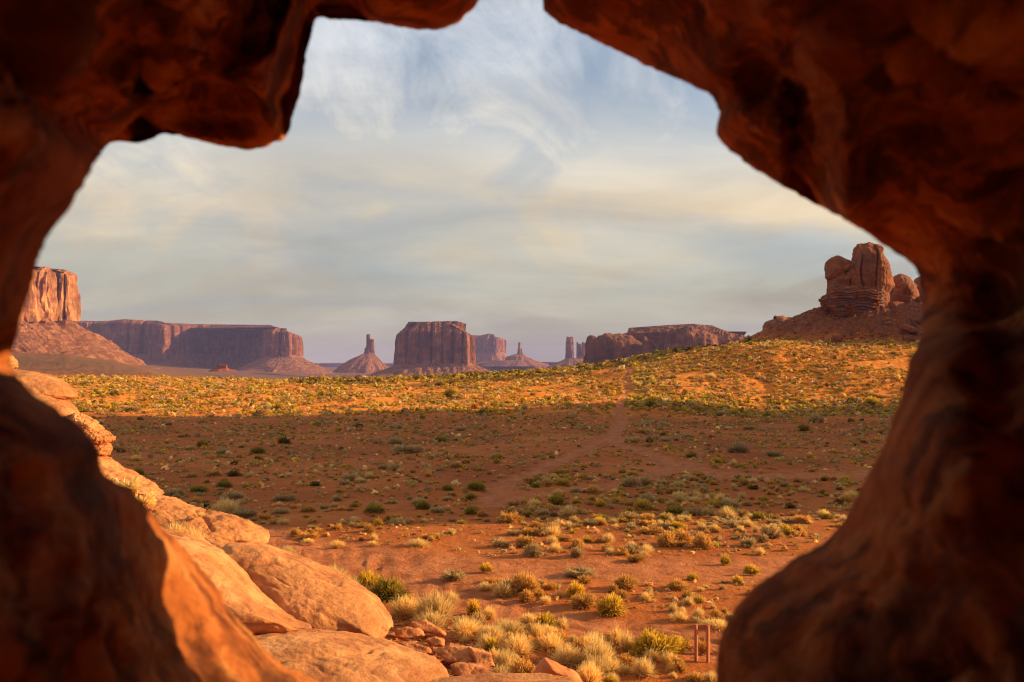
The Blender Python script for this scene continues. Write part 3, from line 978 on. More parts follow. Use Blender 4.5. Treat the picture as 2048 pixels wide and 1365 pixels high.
def shadow_butte():
    # plan in metres
    pts = [(150, 112), (215, 121), (270, 135), (285, 225), (230, 252), (178, 244), (140, 228), (128, 180), (132, 130)]
    pts = [(x, y - 17) for x, y in pts]
    zt = [92, 100, 104, 100, 97, 94, 96, 92, 90]
    plan = []
    for (x, y), z in zip(pts, zt):
        r = HOR - (z - ZC) / y * F
        plan.append((x / y * F + 1024, y, r, HOR - (14 - ZC) / y * F, HOR - (z + 3 - ZC) / y * F))
    mesa('butte', 'high butte standing out of frame to the right that shades the flat', plan, run=14, zbot=-3, N=260, flute=3, cap_in=4,
         seed=111, cat='butte', rows=(8, 20, 4))


shadow_butte()


def shadow_ridge():  # unseen butte added right of the hill to put it in shade
    pts = [(168, 281), (205, 276), (240, 300), (236, 352), (200, 366), (172, 350), (162, 312)]
    plan = [(x / y * F + 1024, y, HOR - (z - ZC) / y * F, HOR - (30 - ZC) / y * F, HOR - (z + 2 - ZC) / y * F)
            for (x, y), z in zip(pts, [41, 44, 45, 45, 44, 43, 41])]
    mesa('butte', 'unseen squat butte added beyond the pinnacle hill to shade the hill', plan, run=14, zbot=8, N=260, flute=2.5, cap_in=3,
         seed=115, cat='butte', rows=(8, 20, 4))


shadow_ridge()

# ------------------------------------------------------------------ slickrock at the lower left
SL = dict(N=300, K=64)
rock('small_rock', 'little lit sandstone knob at the very left edge, on top of the smooth domes',
     pillow([(-20, 745), (-10, 715), (8, 706), (22, 712), (31, 722), (32, 734), (24, 742), (0, 748)], 58, 0.7, p=2.4, N=160, K=30, amp=0.15, nscale=0.5, rough=0.03, seed=120, strata=0.05, strata_h=0.25), M_SLICK, 'rock')
rock('sandstone_dome', 'uppermost smooth orange sandstone dome at the left edge of the opening',
     pillow([(-140, 760), (-60, 738), (20, 737), (62, 742), (100, 752), (128, 766), (148, 784), (151, 794), (142, 799), (118, 800), (60, 806), (-60, 830), (-140, 830)], 53, 2.6, tilty=-0.02, p=2.3, amp=0.10, nscale=1.6, rough=0.02, ripple=(0.05, 0.5),
            seed=121, **SL), M_SLICK, 'sandstone dome')
rock('sandstone_dome', 'second smooth orange sandstone dome tucked under the uppermost one',
     pillow([(-140, 790), (-40, 770), (40, 776), (100, 788), (128, 798), (146, 815), (154, 832), (148, 843), (128, 848), (110, 852), (60, 870), (-60, 900), (-140, 880)], 51, 2.7, tilty=-0.02, p=2.3, amp=0.09, nscale=1.5, rough=0.02, ripple=(0.05, 0.45),
            seed=122, **SL), M_SLICK, 'sandstone dome')
# flaky ledges
fl_root = empty('flaky_ledge', PX(180, 905, 50), label='stack of thin broken flaky ledges jutting out below the smooth domes', cat='rock ledge')
fl_o = np.array(fl_root.location)
ledges = [([(90, 850), (120, 842), (150, 828), (172, 834), (188, 846), (200, 862), (190, 872), (160, 872), (120, 880), (90, 880)], 50.2),
          ([(100, 872), (140, 858), (175, 860), (205, 868), (218, 874), (223, 880), (216, 886), (205, 888), (175, 892), (120, 900)], 49.6),
          ([(120, 890), (160, 880), (196, 884), (210, 892), (216, 900), (209, 911), (190, 908), (150, 920), (120, 925)], 49.4)]
for i, (poly, Yl) in enumerate(ledges):
    addpart(fl_root, fl_o, 'ledge', pillow(poly, Yl, 1.5, p=3.5, N=260, K=50, amp=0.16, nscale=0.6, rough=0.07, seed=130 + i, strata=0.10, strata_h=0.22, rim_amp=1.6), M_SLICK)
rock('sandstone_ramp', 'rough sandstone ramp with dry brush on it, below the flaky ledges',
     pillow([(100, 900), (150, 896), (190, 905), (212, 922), (235, 935), (262, 950), (285, 965), (305, 973), (318, 984), (323, 992), (300, 997), (270, 1000), (200, 1060), (100, 1040)], 47, 2.2, tiltx=0.004, tilty=-0.03, p=2.8, amp=0.14,
            nscale=0.9, rough=0.05, seed=141, strata=0.03, strata_h=0.18, **SL), M_SLICK, 'sandstone ramp')
rock('sandstone_ramp', 'rough sandstone ramp ending in a blunt nose above the dirt track',
     pillow([(220, 1010), (262, 992), (310, 994), (345, 1002), (380, 1014), (400, 1024), (430, 1031), (462, 1034), (500, 1048), (522, 1060), (537, 1072), (539, 1082), (530, 1090), (505, 1094), (470, 1110), (400, 1130), (300, 1120), (230, 1070)],
            44, 2.2, tiltx=0.006, tilty=-0.03, p=2.8, amp=0.16, nscale=1.1, rough=0.055, seed=142, strata=0.04, strata_h=0.2,
            cuts=[([(385, 1010), (415, 1040), (425, 1060)], 3, 0.25)], **SL), M_SLICK, 'sandstone ramp')
rock('sandstone_ramp', 'gently sloping sandstone shelf between the blunt nose and the split dome',
     pillow([(380, 1090), (420, 1082), (470, 1090), (520, 1092), (545, 1100), (570, 1112), (600, 1122), (640, 1138), (660, 1150), (650, 1175), (600, 1180), (500, 1160), (400, 1130)], 40.5, 1.6, tiltx=0.004, tilty=-0.03, p=2.6, amp=0.10,
            nscale=1.0, rough=0.04, seed=143, strata=0.03, strata_h=0.2, **SL), M_SLICK, 'sandstone shelf')
rock('sandstone_dome', 'large pitted sandstone dome with a dark cleft beneath its left side',
     pillow([(420, 1110), (455, 1090), (500, 1086), (540, 1098), (590, 1118), (640, 1140), (690, 1160), (735, 1190), (765, 1215), (783, 1238), (789, 1255), (776, 1270), (760, 1284), (720, 1282), (680, 1286), (620, 1288), (545, 1250), (460, 1175)],
            36.5, 2.2, tiltx=0.003, tilty=-0.025, p=2.5, amp=0.13, nscale=1.5, rough=0.045, seed=144, ripple=(0.05, 0.4), cuts=[([(480, 1135), (540, 1120), (600, 1140), (680, 1165)], 4, 0.12)], **SL), M_SLICK, 'sandstone dome')
rock('sandstone_dome', 'long smooth sandstone dome falling diagonally from the straw grass tuft',
     pillow([(200, 1130), (260, 1060), (320, 1062), (370, 1075), (430, 1108), (468, 1146), (494, 1178), (526, 1212), (566, 1241), (600, 1260), (622, 1270), (604, 1277), (520, 1290), (400, 1330), (250, 1300)],
            33.0, 2.6, tiltx=0.001, tilty=-0.015, p=2.3, amp=0.12, nscale=1.3, rough=0.03, seed=145, ripple=(0.045, 0.35), **SL), M_SLICK, 'sandstone dome')
rock('sandstone_dome', 'broad low sandstone dome in front of the rubble at the bottom of the opening',
     pillow([(380, 1300), (440, 1285), (500, 1272), (540, 1266), (600, 1264), (660, 1268), (720, 1276), (790, 1295), (850, 1315), (885, 1335), (898, 1350), (900, 1380), (860, 1420), (650, 1460), (420, 1440)],
            29.0, 2.2, tiltx=0.002, tilty=-0.02, p=2.4, amp=0.10, nscale=1.2, rough=0.03, seed=146, ripple=(0.04, 0.3),
            cuts=[([(540, 1335), (575, 1318), (650, 1312), (740, 1302)], 3.0, 0.10)], **SL), M_SLICK, 'sandstone dome')
rock('sandstone_slab', 'grey-brown rock rim just showing along the very bottom edge of the opening',
     pillow([(820, 1392), (860, 1368), (930, 1360), (1010, 1357), (1100, 1358), (1150, 1364), (1190, 1385), (1100, 1440), (900, 1440)], 24.5, 1.2, tilty=-0.02, p=2.5, amp=0.04, nscale=1.0, rough=0.02, seed=147, N=200, K=40), M_SLICK, 'rock slab')
rock('boulder', 'wedge-shaped dark-faced boulder in the straw grass at the bottom centre',
     pillow([(1062, 1358), (1072, 1340), (1080, 1324), (1090, 1318), (1108, 1326), (1125, 1338), (1150, 1350), (1166, 1366), (1120, 1385), (1060, 1380)], 30.2, 0.75, p=2.8, N=160, K=36, amp=0.10, nscale=0.8, rough=0.02, seed=148), M_RUBBLE, 'boulder')
# flat broken slabs of the rubble patch
RUB = [([(868, 1303), (900, 1288), (940, 1296), (958, 1306), (960, 1325), (930, 1330), (890, 1325)], 33.2, 'large flat cracked slab in the rubble beside the broad dome'),
       ([(938, 1295), (965, 1300), (985, 1312), (992, 1334), (970, 1338), (950, 1330), (942, 1310)], 32.8, 'blocky split stone at the right end of the rubble, next to the grass'),
       ([(900, 1330), (950, 1327), (985, 1342), (1004, 1358), (960, 1366), (905, 1350)], 31.5, 'low slab in front of the split stone in the rubble'),
       ([(852, 1280), (870, 1276), (888, 1282), (886, 1292), (862, 1292)], 34.0, 'small dark upturned flake in the rubble'),
       ([(790, 1262), (812, 1254), (845, 1262), (850, 1272), (815, 1280), (792, 1276)], 35.2, 'flat flake beside the end of the large pitted dome'),
       ([(822, 1246), (850, 1240), (880, 1258), (890, 1270), (862, 1268), (830, 1258)], 36.0, 'thin slab at the upper edge of the rubble below the grass'),
       ([(800, 1288), (830, 1284), (860, 1296), (872, 1310), (840, 1310), (806, 1300)], 33.6, 'flat slab between the dome and the cracked slab')]
for i, (poly, Yb, lab) in enumerate(RUB):
    rock('rock_slab', lab, pillow(poly, Yb, 0.33, tilty=-0.022, p=7, N=130, K=26, amp=0.10, nscale=0.7, rough=0.012, seed=160 + i, rim_amp=2.2), M_RUBBLE, 'rock slab', smooth_=False)


def chips():
    rng = np.random.default_rng(8)
    V, Q, off = [], [], 0
    cube = np.array([[-1, -1, -1], [1, -1, -1], [1, 1, -1], [-1, 1, -1], [-1, -1, 1], [1, -1, 1], [1, 1, 1], [-1, 1, 1]], float)
    cq = np.array([[0, 3, 2, 1], [4, 5, 6, 7], [0, 1, 5, 4], [1, 2, 6, 5], [2, 3, 7, 6], [3, 0, 4, 7]])
    for i in range(2600):
        if i < 1500:
            px = rng.uniform(775, 1010); py = rng.uniform(1238, 1362)
            if py < 1238 + (px - 850) * 0.35: continue
            s = rng.lognormal(-3.0, 0.55)
        elif i < 1900:
            px = rng.uniform(1010, 1180); py = rng.uniform(1300, 1364); s = rng.lognormal(-3.3, 0.5)
        else:
            px = rng.uniform(700, 1440); py = 1080 + 285 * rng.uniform(0, 1) ** 0.8; s = rng.lognormal(-3.9, 0.5)
        x, y = ground_at(px, py)
        z = float(hgt(np.array([x]), np.array([y]))[0])
        q = (cube * (1 + rng.uniform(-0.35, 0.35, (8, 3)))) * [s, s * rng.uniform(0.5, 1), s * rng.uniform(0.2, 0.6)]
        a = rng.uniform(0, 6.3); ca, sa = math.cos(a), math.sin(a)
        q = q @ np.array([[ca, sa, 0], [-sa, ca, 0], [0, 0, 1]])
        b = rng.uniform(-0.4, 0.4); q = q @ np.array([[1, 0, 0], [0, math.cos(b), math.sin(b)], [0, -math.sin(b), math.cos(b)]])
        V.append(q + [x, y, z + s * 0.1]); Q.append(cq + off); off += 8
    me = quadmesh('rock_chips', np.vstack(V), np.vstack(Q))
    link('rock_chips', me, M_RUBBLE, label='loose red stone chips littering the ground beside the sandstone', cat='rubble', kind='stuff')


chips()


def hill_rubble():
    rg = np.random.default_rng(18)
    V, Q, off = [], [], 0
    cube = np.array([[-1, -1, -1], [1, -1, -1], [1, 1, -1], [-1, 1, -1], [-1, -1, 1], [1, -1, 1], [1, 1, 1], [-1, 1, 1]], float)
    cq = np.array([[0, 3, 2, 1], [4, 5, 6, 7], [0, 1, 5, 4], [1, 2, 6, 5], [2, 3, 7, 6], [3, 0, 4, 7]])
    a = rg.uniform(0, 6.283, 3200); rad = 14 + 32 * rg.uniform(0, 1, 3200) ** 0.8
    xs = 117 + np.cos(a) * rad / 0.92; ys = 322 + np.sin(a) * rad
    zs_ = hgt(xs, ys)
    for x, y, z in zip(xs, ys, zs_):
        s = rg.lognormal(-1.75, 0.5)
        q = (cube * (1 + rg.uniform(-0.35, 0.35, (8, 3)))) * [s, s * rg.uniform(0.5, 1), s * rg.uniform(0.3, 0.7)]
        an = rg.uniform(0, 6.3); ca, sa = math.cos(an), math.sin(an)
        q = q @ np.array([[ca, sa, 0], [-sa, ca, 0], [0, 0, 1]])
        V.append(q + [x, y, z]); Q.append(cq + off); off += 8
    me = quadmesh('hill_rubble', np.vstack(V), np.vstack(Q))
    link('hill_rubble', me, M_TOWER, label='fallen red stones strewn over the slope of the pinnacle hill', cat='rubble', kind='stuff')


hill_rubble()

# low mound of soil that carries the rubble and grass beside the domes
# ------------------------------------------------------------------ plants
rng = np.random.default_rng(5)
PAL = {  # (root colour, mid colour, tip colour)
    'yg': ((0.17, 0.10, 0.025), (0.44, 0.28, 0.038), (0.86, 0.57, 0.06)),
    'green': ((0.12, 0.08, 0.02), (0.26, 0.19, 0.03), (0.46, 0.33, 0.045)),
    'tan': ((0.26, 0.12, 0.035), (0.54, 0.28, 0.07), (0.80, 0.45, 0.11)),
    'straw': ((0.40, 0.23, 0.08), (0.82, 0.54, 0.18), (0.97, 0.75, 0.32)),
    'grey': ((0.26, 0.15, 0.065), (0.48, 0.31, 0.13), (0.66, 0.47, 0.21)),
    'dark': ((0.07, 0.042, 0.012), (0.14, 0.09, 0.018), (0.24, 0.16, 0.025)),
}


def brush_template(kind, n, seed, form='dome'):
    """n blades radiating from the root; unit size: radius 0.5, height 1"""
    r = np.random.default_rng(seed)
    c0, c1, c2 = [np.array(c) for c in PAL[kind]]
    # tips spread over a lumpy dome
    az = r.uniform(0, 2 * math.pi, n)
    if form == 'dome':
        el = np.arcsin(r.uniform(0.03, 1.0, n))
    elif form == 'grass':
        el = np.radians(np.clip(r.normal(46, 23, n), 6, 90))
    else:
        el = np.arcsin(r.uniform(0.0, 0.8, n))
    lump = 1 + 0.38 * fbm(xyz(np.cos(az) * 1.6, np.sin(az) * 1.6, el * 2), 2, seed)
    ln = lump * (r.uniform(0.55, 1.18, n) if form == 'grass' else r.uniform(0.66, 1.1, n))
    tip = np.stack([np.cos(az) * np.cos(el) * 0.6, np.sin(az) * np.cos(el) * 0.6, np.sin(el) * 1.0], -1) * ln[:, None]
    rootr = 0.30 if form != 'grass' else 0.22
    ra = r.uniform(0, 2 * math.pi, n); rr = np.sqrt(r.uniform(0, 1, n)) * rootr
    root = np.stack([np.cos(ra) * rr, np.sin(ra) * rr, np.full(n, -0.04)], -1) * 0.6 + np.stack([tip[:, 0], tip[:, 1], np.zeros(n)], -1) * 0.35
    start = root + (tip - root) * (r.uniform(0.0, 0.45, n)[:, None] if form == 'dome' else r.uniform(0.0, 0.12, n)[:, None])
    midp = (start + tip) / 2 + np.stack([np.zeros(n), np.zeros(n), 0.10 * np.cos(el)], -1)
    if form == 'grass':
        tip[:, 2] -= 0.06 * np.cos(el)
    midp += r.normal(0, 0.012, (n, 3))
    w = (0.011 if form == 'grass' else 0.016) * r.uniform(0.7, 1.4, n) * (600.0 / max(n, 60)) ** 0.5
    side = np.cross(tip - start, r.normal(0, 1, (n, 3)))
    side /= np.linalg.norm(side, axis=1, keepdims=True) + 1e-9
    side *= w[:, None]
    wt = 0.25 if form == 'grass' else 1.15
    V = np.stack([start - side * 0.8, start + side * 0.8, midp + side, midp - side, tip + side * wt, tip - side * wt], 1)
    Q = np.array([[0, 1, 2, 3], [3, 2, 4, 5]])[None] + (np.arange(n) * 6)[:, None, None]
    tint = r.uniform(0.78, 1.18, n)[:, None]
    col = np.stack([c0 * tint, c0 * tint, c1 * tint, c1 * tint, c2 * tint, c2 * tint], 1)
    return V.reshape(-1, 3), Q.reshape(-1, 4), col.reshape(-1, 3)


def clump_template(kind, n, seed):
    """small leaf clumps filling a low dome, for distant brush"""
    r = np.random.default_rng(seed)
    c0, c1, c2 = [np.array(c) for c in PAL[kind]]
    az = r.uniform(0, 2 * math.pi, n); el = np.arcsin(r.uniform(0.0, 1.0, n)); ra = r.uniform(0.45, 1.0, n) ** 0.6
    lump = 1 + 0.35 * fbm(xyz(np.cos(az) * 1.4, np.sin(az) * 1.4, el * 2), 2, seed)
    c = np.stack([np.cos(az) * np.cos(el) * 0.5, np.sin(az) * np.cos(el) * 0.5, np.sin(el)], -1) * (ra * lump)[:, None]
    nv = c * [2, 2, 1] + r.normal(0, 0.45, (n, 3)); nv /= np.linalg.norm(nv, axis=1, keepdims=True)
    a = np.cross(nv, r.normal(0, 1, (n, 3))); a /= np.linalg.norm(a, axis=1, keepdims=True)
    b = np.cross(nv, a)
    s = 0.085 * (60.0 / n) ** 0.5 * r.uniform(0.7, 1.5, n)[:, None]
    sz = s * np.array([1, 1, 1.6])
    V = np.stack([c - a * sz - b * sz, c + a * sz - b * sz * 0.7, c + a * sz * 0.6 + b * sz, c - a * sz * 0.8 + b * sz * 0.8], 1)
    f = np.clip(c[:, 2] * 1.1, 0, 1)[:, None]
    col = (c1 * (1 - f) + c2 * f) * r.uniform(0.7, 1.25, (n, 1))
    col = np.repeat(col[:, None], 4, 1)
    return V.reshape(-1, 3), np.arange(n * 4).reshape(n, 4), col.reshape(-1, 3)


MESHES = {}


def plant_mesh(kind, form, n, var):
    k = (kind, form, n, var)
    if k not in MESHES:
        V, Q, C = brush_template(kind, n, abs(hash((len(kind), form == 'grass', n, var))) % 9973 + var * 7, form)
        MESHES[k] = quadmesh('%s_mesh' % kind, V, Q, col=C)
    return MESHES[k]


NAMES = {'yg': ('shrub', 'yellow-green'), 'green': ('shrub', 'dull green'), 'tan': ('shrub', 'tan'), 'straw': ('grass_tuft', 'straw-coloured'),
         'grey': ('shrub', 'grey-brown'), 'dark': ('shrub', 'dark olive')}
PLACED = []


def put_plant(kind, x, y, wm, hm, label, group=None, n=None, form=None, z=None, scr=30):
    name = NAMES[kind][0]
    form = form or ('grass' if kind == 'straw' else 'dome')
    n = n or (1500 if scr > 45 else 900 if scr > 26 else 420 if scr > 14 else 170)
    var = int(rng.integers(0, 7))
    if kind in ('grey', 'tan') and form == 'dome' and rng.uniform() < 0.4:
        form = 'sprawl'
    me = plant_mesh(kind, form, n, var)
    if z is None:
        z = float(hgt(np.array([x]), np.array([y]))[0]) - 0.02
    o = link(name, me, loc=(x, y, z), label=label, cat='grass tuft' if name == 'grass_tuft' else 'shrub', group=group)
    if not me.materials:
        me.materials.append(M_PLANT)
    o.rotation_euler = (0, 0, float(rng.uniform(0, 6.28)))
    o.scale = (wm, wm * float(rng.uniform(0.85, 1.1)), hm)
    PLACED.append((x, y, wm * 0.5))
    return o


def hp(px, py, w, h, kind, label, group=None, form=None):
    x, y = ground_at(px, py)
    m = F / y
    put_plant(kind, x, y, w / m * 1.05, h / m * 1.0, label, group, form=form, scr=w)


HAND = [
    (1222, 1221, 50, 38, 'yg', 'round bright yellow-green shrub beside the lower track, in the middle of the sunlit ground'),
    (1169, 1207, 46, 34, 'tan', 'large pale tan shrub immediately left of the round bright yellow-green shrub'),
    (1308, 1311, 78, 50, 'yg', 'biggest yellow-green shrub, in the grass left of the wooden posts'),
    (1350, 1301, 38, 32, 'yg', 'smaller yellow-green shrub touching the right of the biggest one'),
    (1091, 1256, 44, 32, 'yg', 'pale yellow-green shrub at the lower edge of the near track, left of centre'),
    (1250, 1174, 40, 28, 'tan', 'rounded golden tan shrub above and right of the bright yellow-green one'),
    (1227, 1181, 22, 18, 'tan', 'small tan shrub at the left foot of the rounded golden one'),
    (1160, 1150, 56, 15, 'grey', 'low sprawling twiggy grey shrub between the two tracks'),
    (1169, 1164, 24, 15, 'tan', 'small tan shrub just below the low sprawling twiggy one'),
    (1356, 1174, 36, 20, 'tan', 'golden tan shrub on the sunlit flat directly above the wooden posts'),
    (1385, 1157, 20, 15, 'yg', 'small yellow shrub above the golden tan one, nearest the upper track'),
    (1476, 1163, 24, 16, 'yg', 'pale yellow shrub close to the dark right rock wall on the sunlit flat'),
    (907, 1156, 42, 20, 'grey', 'twiggy grey shrub growing on a small red hummock between the tracks'),
    (972, 1144, 24, 17, 'yg', 'small yellow shrub right of the red hummock'),
    (777, 1192, 64, 42, 'green', 'dark-stemmed green shrub at the edge of the large pitted dome'),
    (736, 1170, 48, 34, 'yg', 'pale yellow-green shrub behind the dark-stemmed one, by the dome'),
    (750, 1027, 36, 18, 'green', 'flat dull green shrub on the shaded flat above the left end of the track'),
    (487, 1030, 48, 20, 'grey', 'broad grey-green shrub right behind the blunt sandstone nose'),
    (528, 1039, 26, 18, 'tan', 'tan shrub to the right of the broad grey-green one'),
    (569, 999, 38, 14, 'grey', 'wide low grey shrub on the shaded flat above the tan one'),
    (469, 994, 38, 14, 'grey', 'low tan-grey mound of brush behind the upper rock ramp'),
    (817, 905, 50, 20, 'grey', 'widest grey shrub out on the dark flat, left of centre'),
    (569, 888, 26, 13, 'dark', 'dark shrub on the dark flat, nearest the lit brush belt at left'),
    (952, 981, 36, 17, 'green', 'largest green shrub at the centre of the dark flat'),
    (895, 983, 24, 13, 'green', 'green shrub left of the largest one at the centre of the dark flat'),
    (942, 997, 22, 12, 'green', 'green shrub just below the largest one at the centre of the dark flat'),
    (942, 1031, 26, 18, 'green', 'upright green shrub below centre on the dark flat'),
    (399, 983, 30, 13, 'green', 'low green shrub closest to the rock ramp on the dark flat'),
    (448, 976, 28, 13, 'green', 'low green shrub second from the rock ramp on the dark flat'),
    (350, 989, 34, 15, 'grey', 'grey twiggy shrub against the rock ramp edge'),
    (1113, 1009, 34, 20, 'green', 'grey-green shrub below the fork of the tracks'),
    (1349, 1028, 34, 17, 'green', 'olive green mound of brush right of centre on the flat'),
    (1332, 1043, 34, 15, 'grey', 'grey mound of brush right below the olive green mound'),
    (1429, 1012, 36, 14, 'yg', 'pale yellow-green mound in the brushy right side of the flat'),
    (1353, 1058, 30, 15, 'yg', 'yellow-green mound below the grey mound right of centre'),
    (1306, 1068, 44, 18, 'tan', 'wide tan mound left of the yellow-green mound right of centre'),
    (1451, 1123, 20, 19, 'yg', 'small upright yellow shrub above the upper track at right'),
    (1503, 1142, 30, 19, 'yg', 'pale shrub next to the dark right rock wall above the track end'),
    (1568, 1063, 28, 15, 'yg', 'yellow-green mound next to the dark right rock wall higher up'),
    (1273, 1122, 30, 16, 'tan', 'round tan shrub just above the upper track, centre right'),
    # straw tufts
    (869, 1238, 84, 56, 'straw', 'biggest domed straw tuft beside the large pitted dome'),
    (812, 1228, 66, 42, 'straw', 'pale straw tuft left of the biggest domed one'),
    (862, 1256, 64, 36, 'straw', 'low straw tuft in front of the biggest domed one'),
    (669, 1160, 50, 30, 'straw', 'straw tuft growing along the upper rim of the large pitted dome'),
    (700, 1176, 46, 28, 'straw', 'straw tuft lower down the rim of the large pitted dome'),
    (575, 1112, 34, 20, 'straw', 'pale straw tuft tucked behind the sandstone shelf'),
    (732, 1192, 50, 26, 'straw', 'dry straw tuft in front of the dark-stemmed green shrub'),
    (903, 1200, 28, 22, 'straw', 'small straw tuft on the track side of the biggest domed one'),
    (932, 1268, 64, 36, 'straw', 'straw tuft above the cracked slab of the rubble'),
    (985, 1282, 56, 34, 'straw', 'straw tuft right of the cracked slab'),
    (1022, 1268, 50, 28, 'straw', 'straw tuft behind the cracked slab, nearer the track'),
    (1035, 1307, 66, 38, 'straw', 'thick straw tuft above the wedge-shaped boulder'),
    (1012, 1336, 54, 36, 'straw', 'straw tuft between the split stone and the wedge-shaped boulder'),
    (1104, 1300, 56, 32, 'straw', 'straw tuft upper right of the wedge-shaped boulder'),
    (1134, 1330, 70, 38, 'straw', 'bright straw tuft right behind the wedge-shaped boulder'),
    (1190, 1352, 60, 38, 'straw', 'bright straw tuft right of the wedge-shaped boulder'),
    (1216, 1346, 58, 34, 'straw', 'straw tuft second to the right of the wedge-shaped boulder'),
    (1288, 1350, 54, 34, 'straw', 'straw tuft below the biggest yellow-green shrub'),
    (1250, 1332, 44, 22, 'tan', 'tan brush below left of the biggest yellow-green shrub'),
    (1188, 1297, 40, 30, 'straw', 'pale straw tuft left of the biggest yellow-green shrub'),
    (1338, 1328, 44, 24, 'straw', 'straw tuft at the lower left of the wooden posts'),
    (1391, 1362, 40, 18, 'tan', 'tan brush directly below the wooden posts'),
    (1422, 1362, 34, 20, 'straw', 'straw tuft below the wooden posts against the rock wall'),
    (1408, 1302, 24, 34, 'tan', 'golden upright brush seen between and behind the wooden posts'),
    (1369, 1287, 24, 22, 'tan', 'golden round brush just left of the wooden posts'),
    (1360, 1234, 42, 20, 'straw', 'pale spiky tuft above the wooden posts across the track'),
    (1397, 1229, 28, 20, 'straw', 'pale tuft right of the spiky tuft above the wooden posts'),
    (1432, 1248, 60, 17, 'straw', 'wide pale tuft above the posts against the rock wall'),
    (1004, 1186, 38, 28, 'straw', 'tall pale straw tuft on a hummock between the tracks'),
    (969, 1176, 30, 14, 'straw', 'low pale tuft left of the tall pale one between the tracks'),
    (1054, 1196, 30, 22, 'tan', 'golden tuft left in the trio between the tracks'),
    (1091, 1201, 28, 15, 'straw', 'low pale tuft right in the trio between the tracks'),
    (1075, 1184, 24, 13, 'tan', 'back tuft in the trio between the tracks'),
    (1100, 1174, 30, 15, 'tan', 'tan tuft above the trio between the tracks'),
    (1057, 1244, 36, 22, 'straw', 'round straw tuft left of the pale yellow-green shrub by the near track'),
    (1126, 1256, 26, 24, 'straw', 'straw tuft right of the pale yellow-green shrub by the near track'),
    (1004, 1259, 34, 24, 'straw', 'pale straw tuft on the near side of the lower track, left'),
    (979, 1234, 28, 24, 'straw', 'small pale tuft left of the pale straw one by the lower track'),
    (947, 1225, 26, 30, 'yg', 'upright pale green shrub right of the biggest domed tuft'),
    (1232, 1276, 34, 20, 'tan', 'tan brush on the near side of the lower track, centre'),
    (1196, 1281, 18, 22, 'tan', 'narrow golden tuft left of the tan brush by the lower track'),
    (591, 1070, 22, 15, 'tan', 'bright golden tuft at the left end of the upper track'),
    (619, 1075, 36, 16, 'tan', 'wide golden tuft right of the bright golden one at the left track end'),
    (616, 1086, 28, 10, 'straw', 'flat pale tuft below the wide golden one'),
    (675, 1092, 32, 14, 'straw', 'pale domed tuft at the edge of the upper track'),
    (747, 1090, 24, 9, 'straw', 'flat pale tuft right of the pale domed one'),
    (837, 1093, 46, 15, 'straw', 'wide pale tuft on the upper track edge, left of centre'),
    (869, 1078, 30, 12, 'tan', 'tan tuft above the wide pale one at the track edge'),
    (566, 1048, 26, 12, 'straw', 'pale tuft just above the bare sand at the left'),
]
for h in HAND:
    hp(h[0], h[1], h[2], h[3], h[4], h[5])


def rock_brush():
    # plants that grow on the slickrock: base points given with their distance
    for (px, py, Y, w, h, kind, form, lab) in [
            (352, 1078, 36.0, 50, 32, 'straw', 'grass', 'bright straw tuft in the notch above the long smooth dome'),
            (388, 1090, 36.2, 44, 32, 'straw', 'grass', 'straw tuft on the right side of the notch above the long smooth dome'),
            (250, 985, 43.6, 60, 34, 'straw', 'sprawl', 'wiry dry brush spread over the rough ramp'),
            (282, 1012, 42.5, 50, 32, 'straw', 'sprawl', 'wiry dry brush lower down the rough ramp'),
            (402, 1034, 42.5, 18, 9, 'straw', 'grass', 'tiny pale tuft on the crest of the ramp')]:
        p = PX(px, py, Y)
        put_plant(kind, p[0], p[1], w * Y / F, h * Y / F, lab, n=500 if kind == 'straw' else 260, form=form, z=p[2], scr=w)


rock_brush()

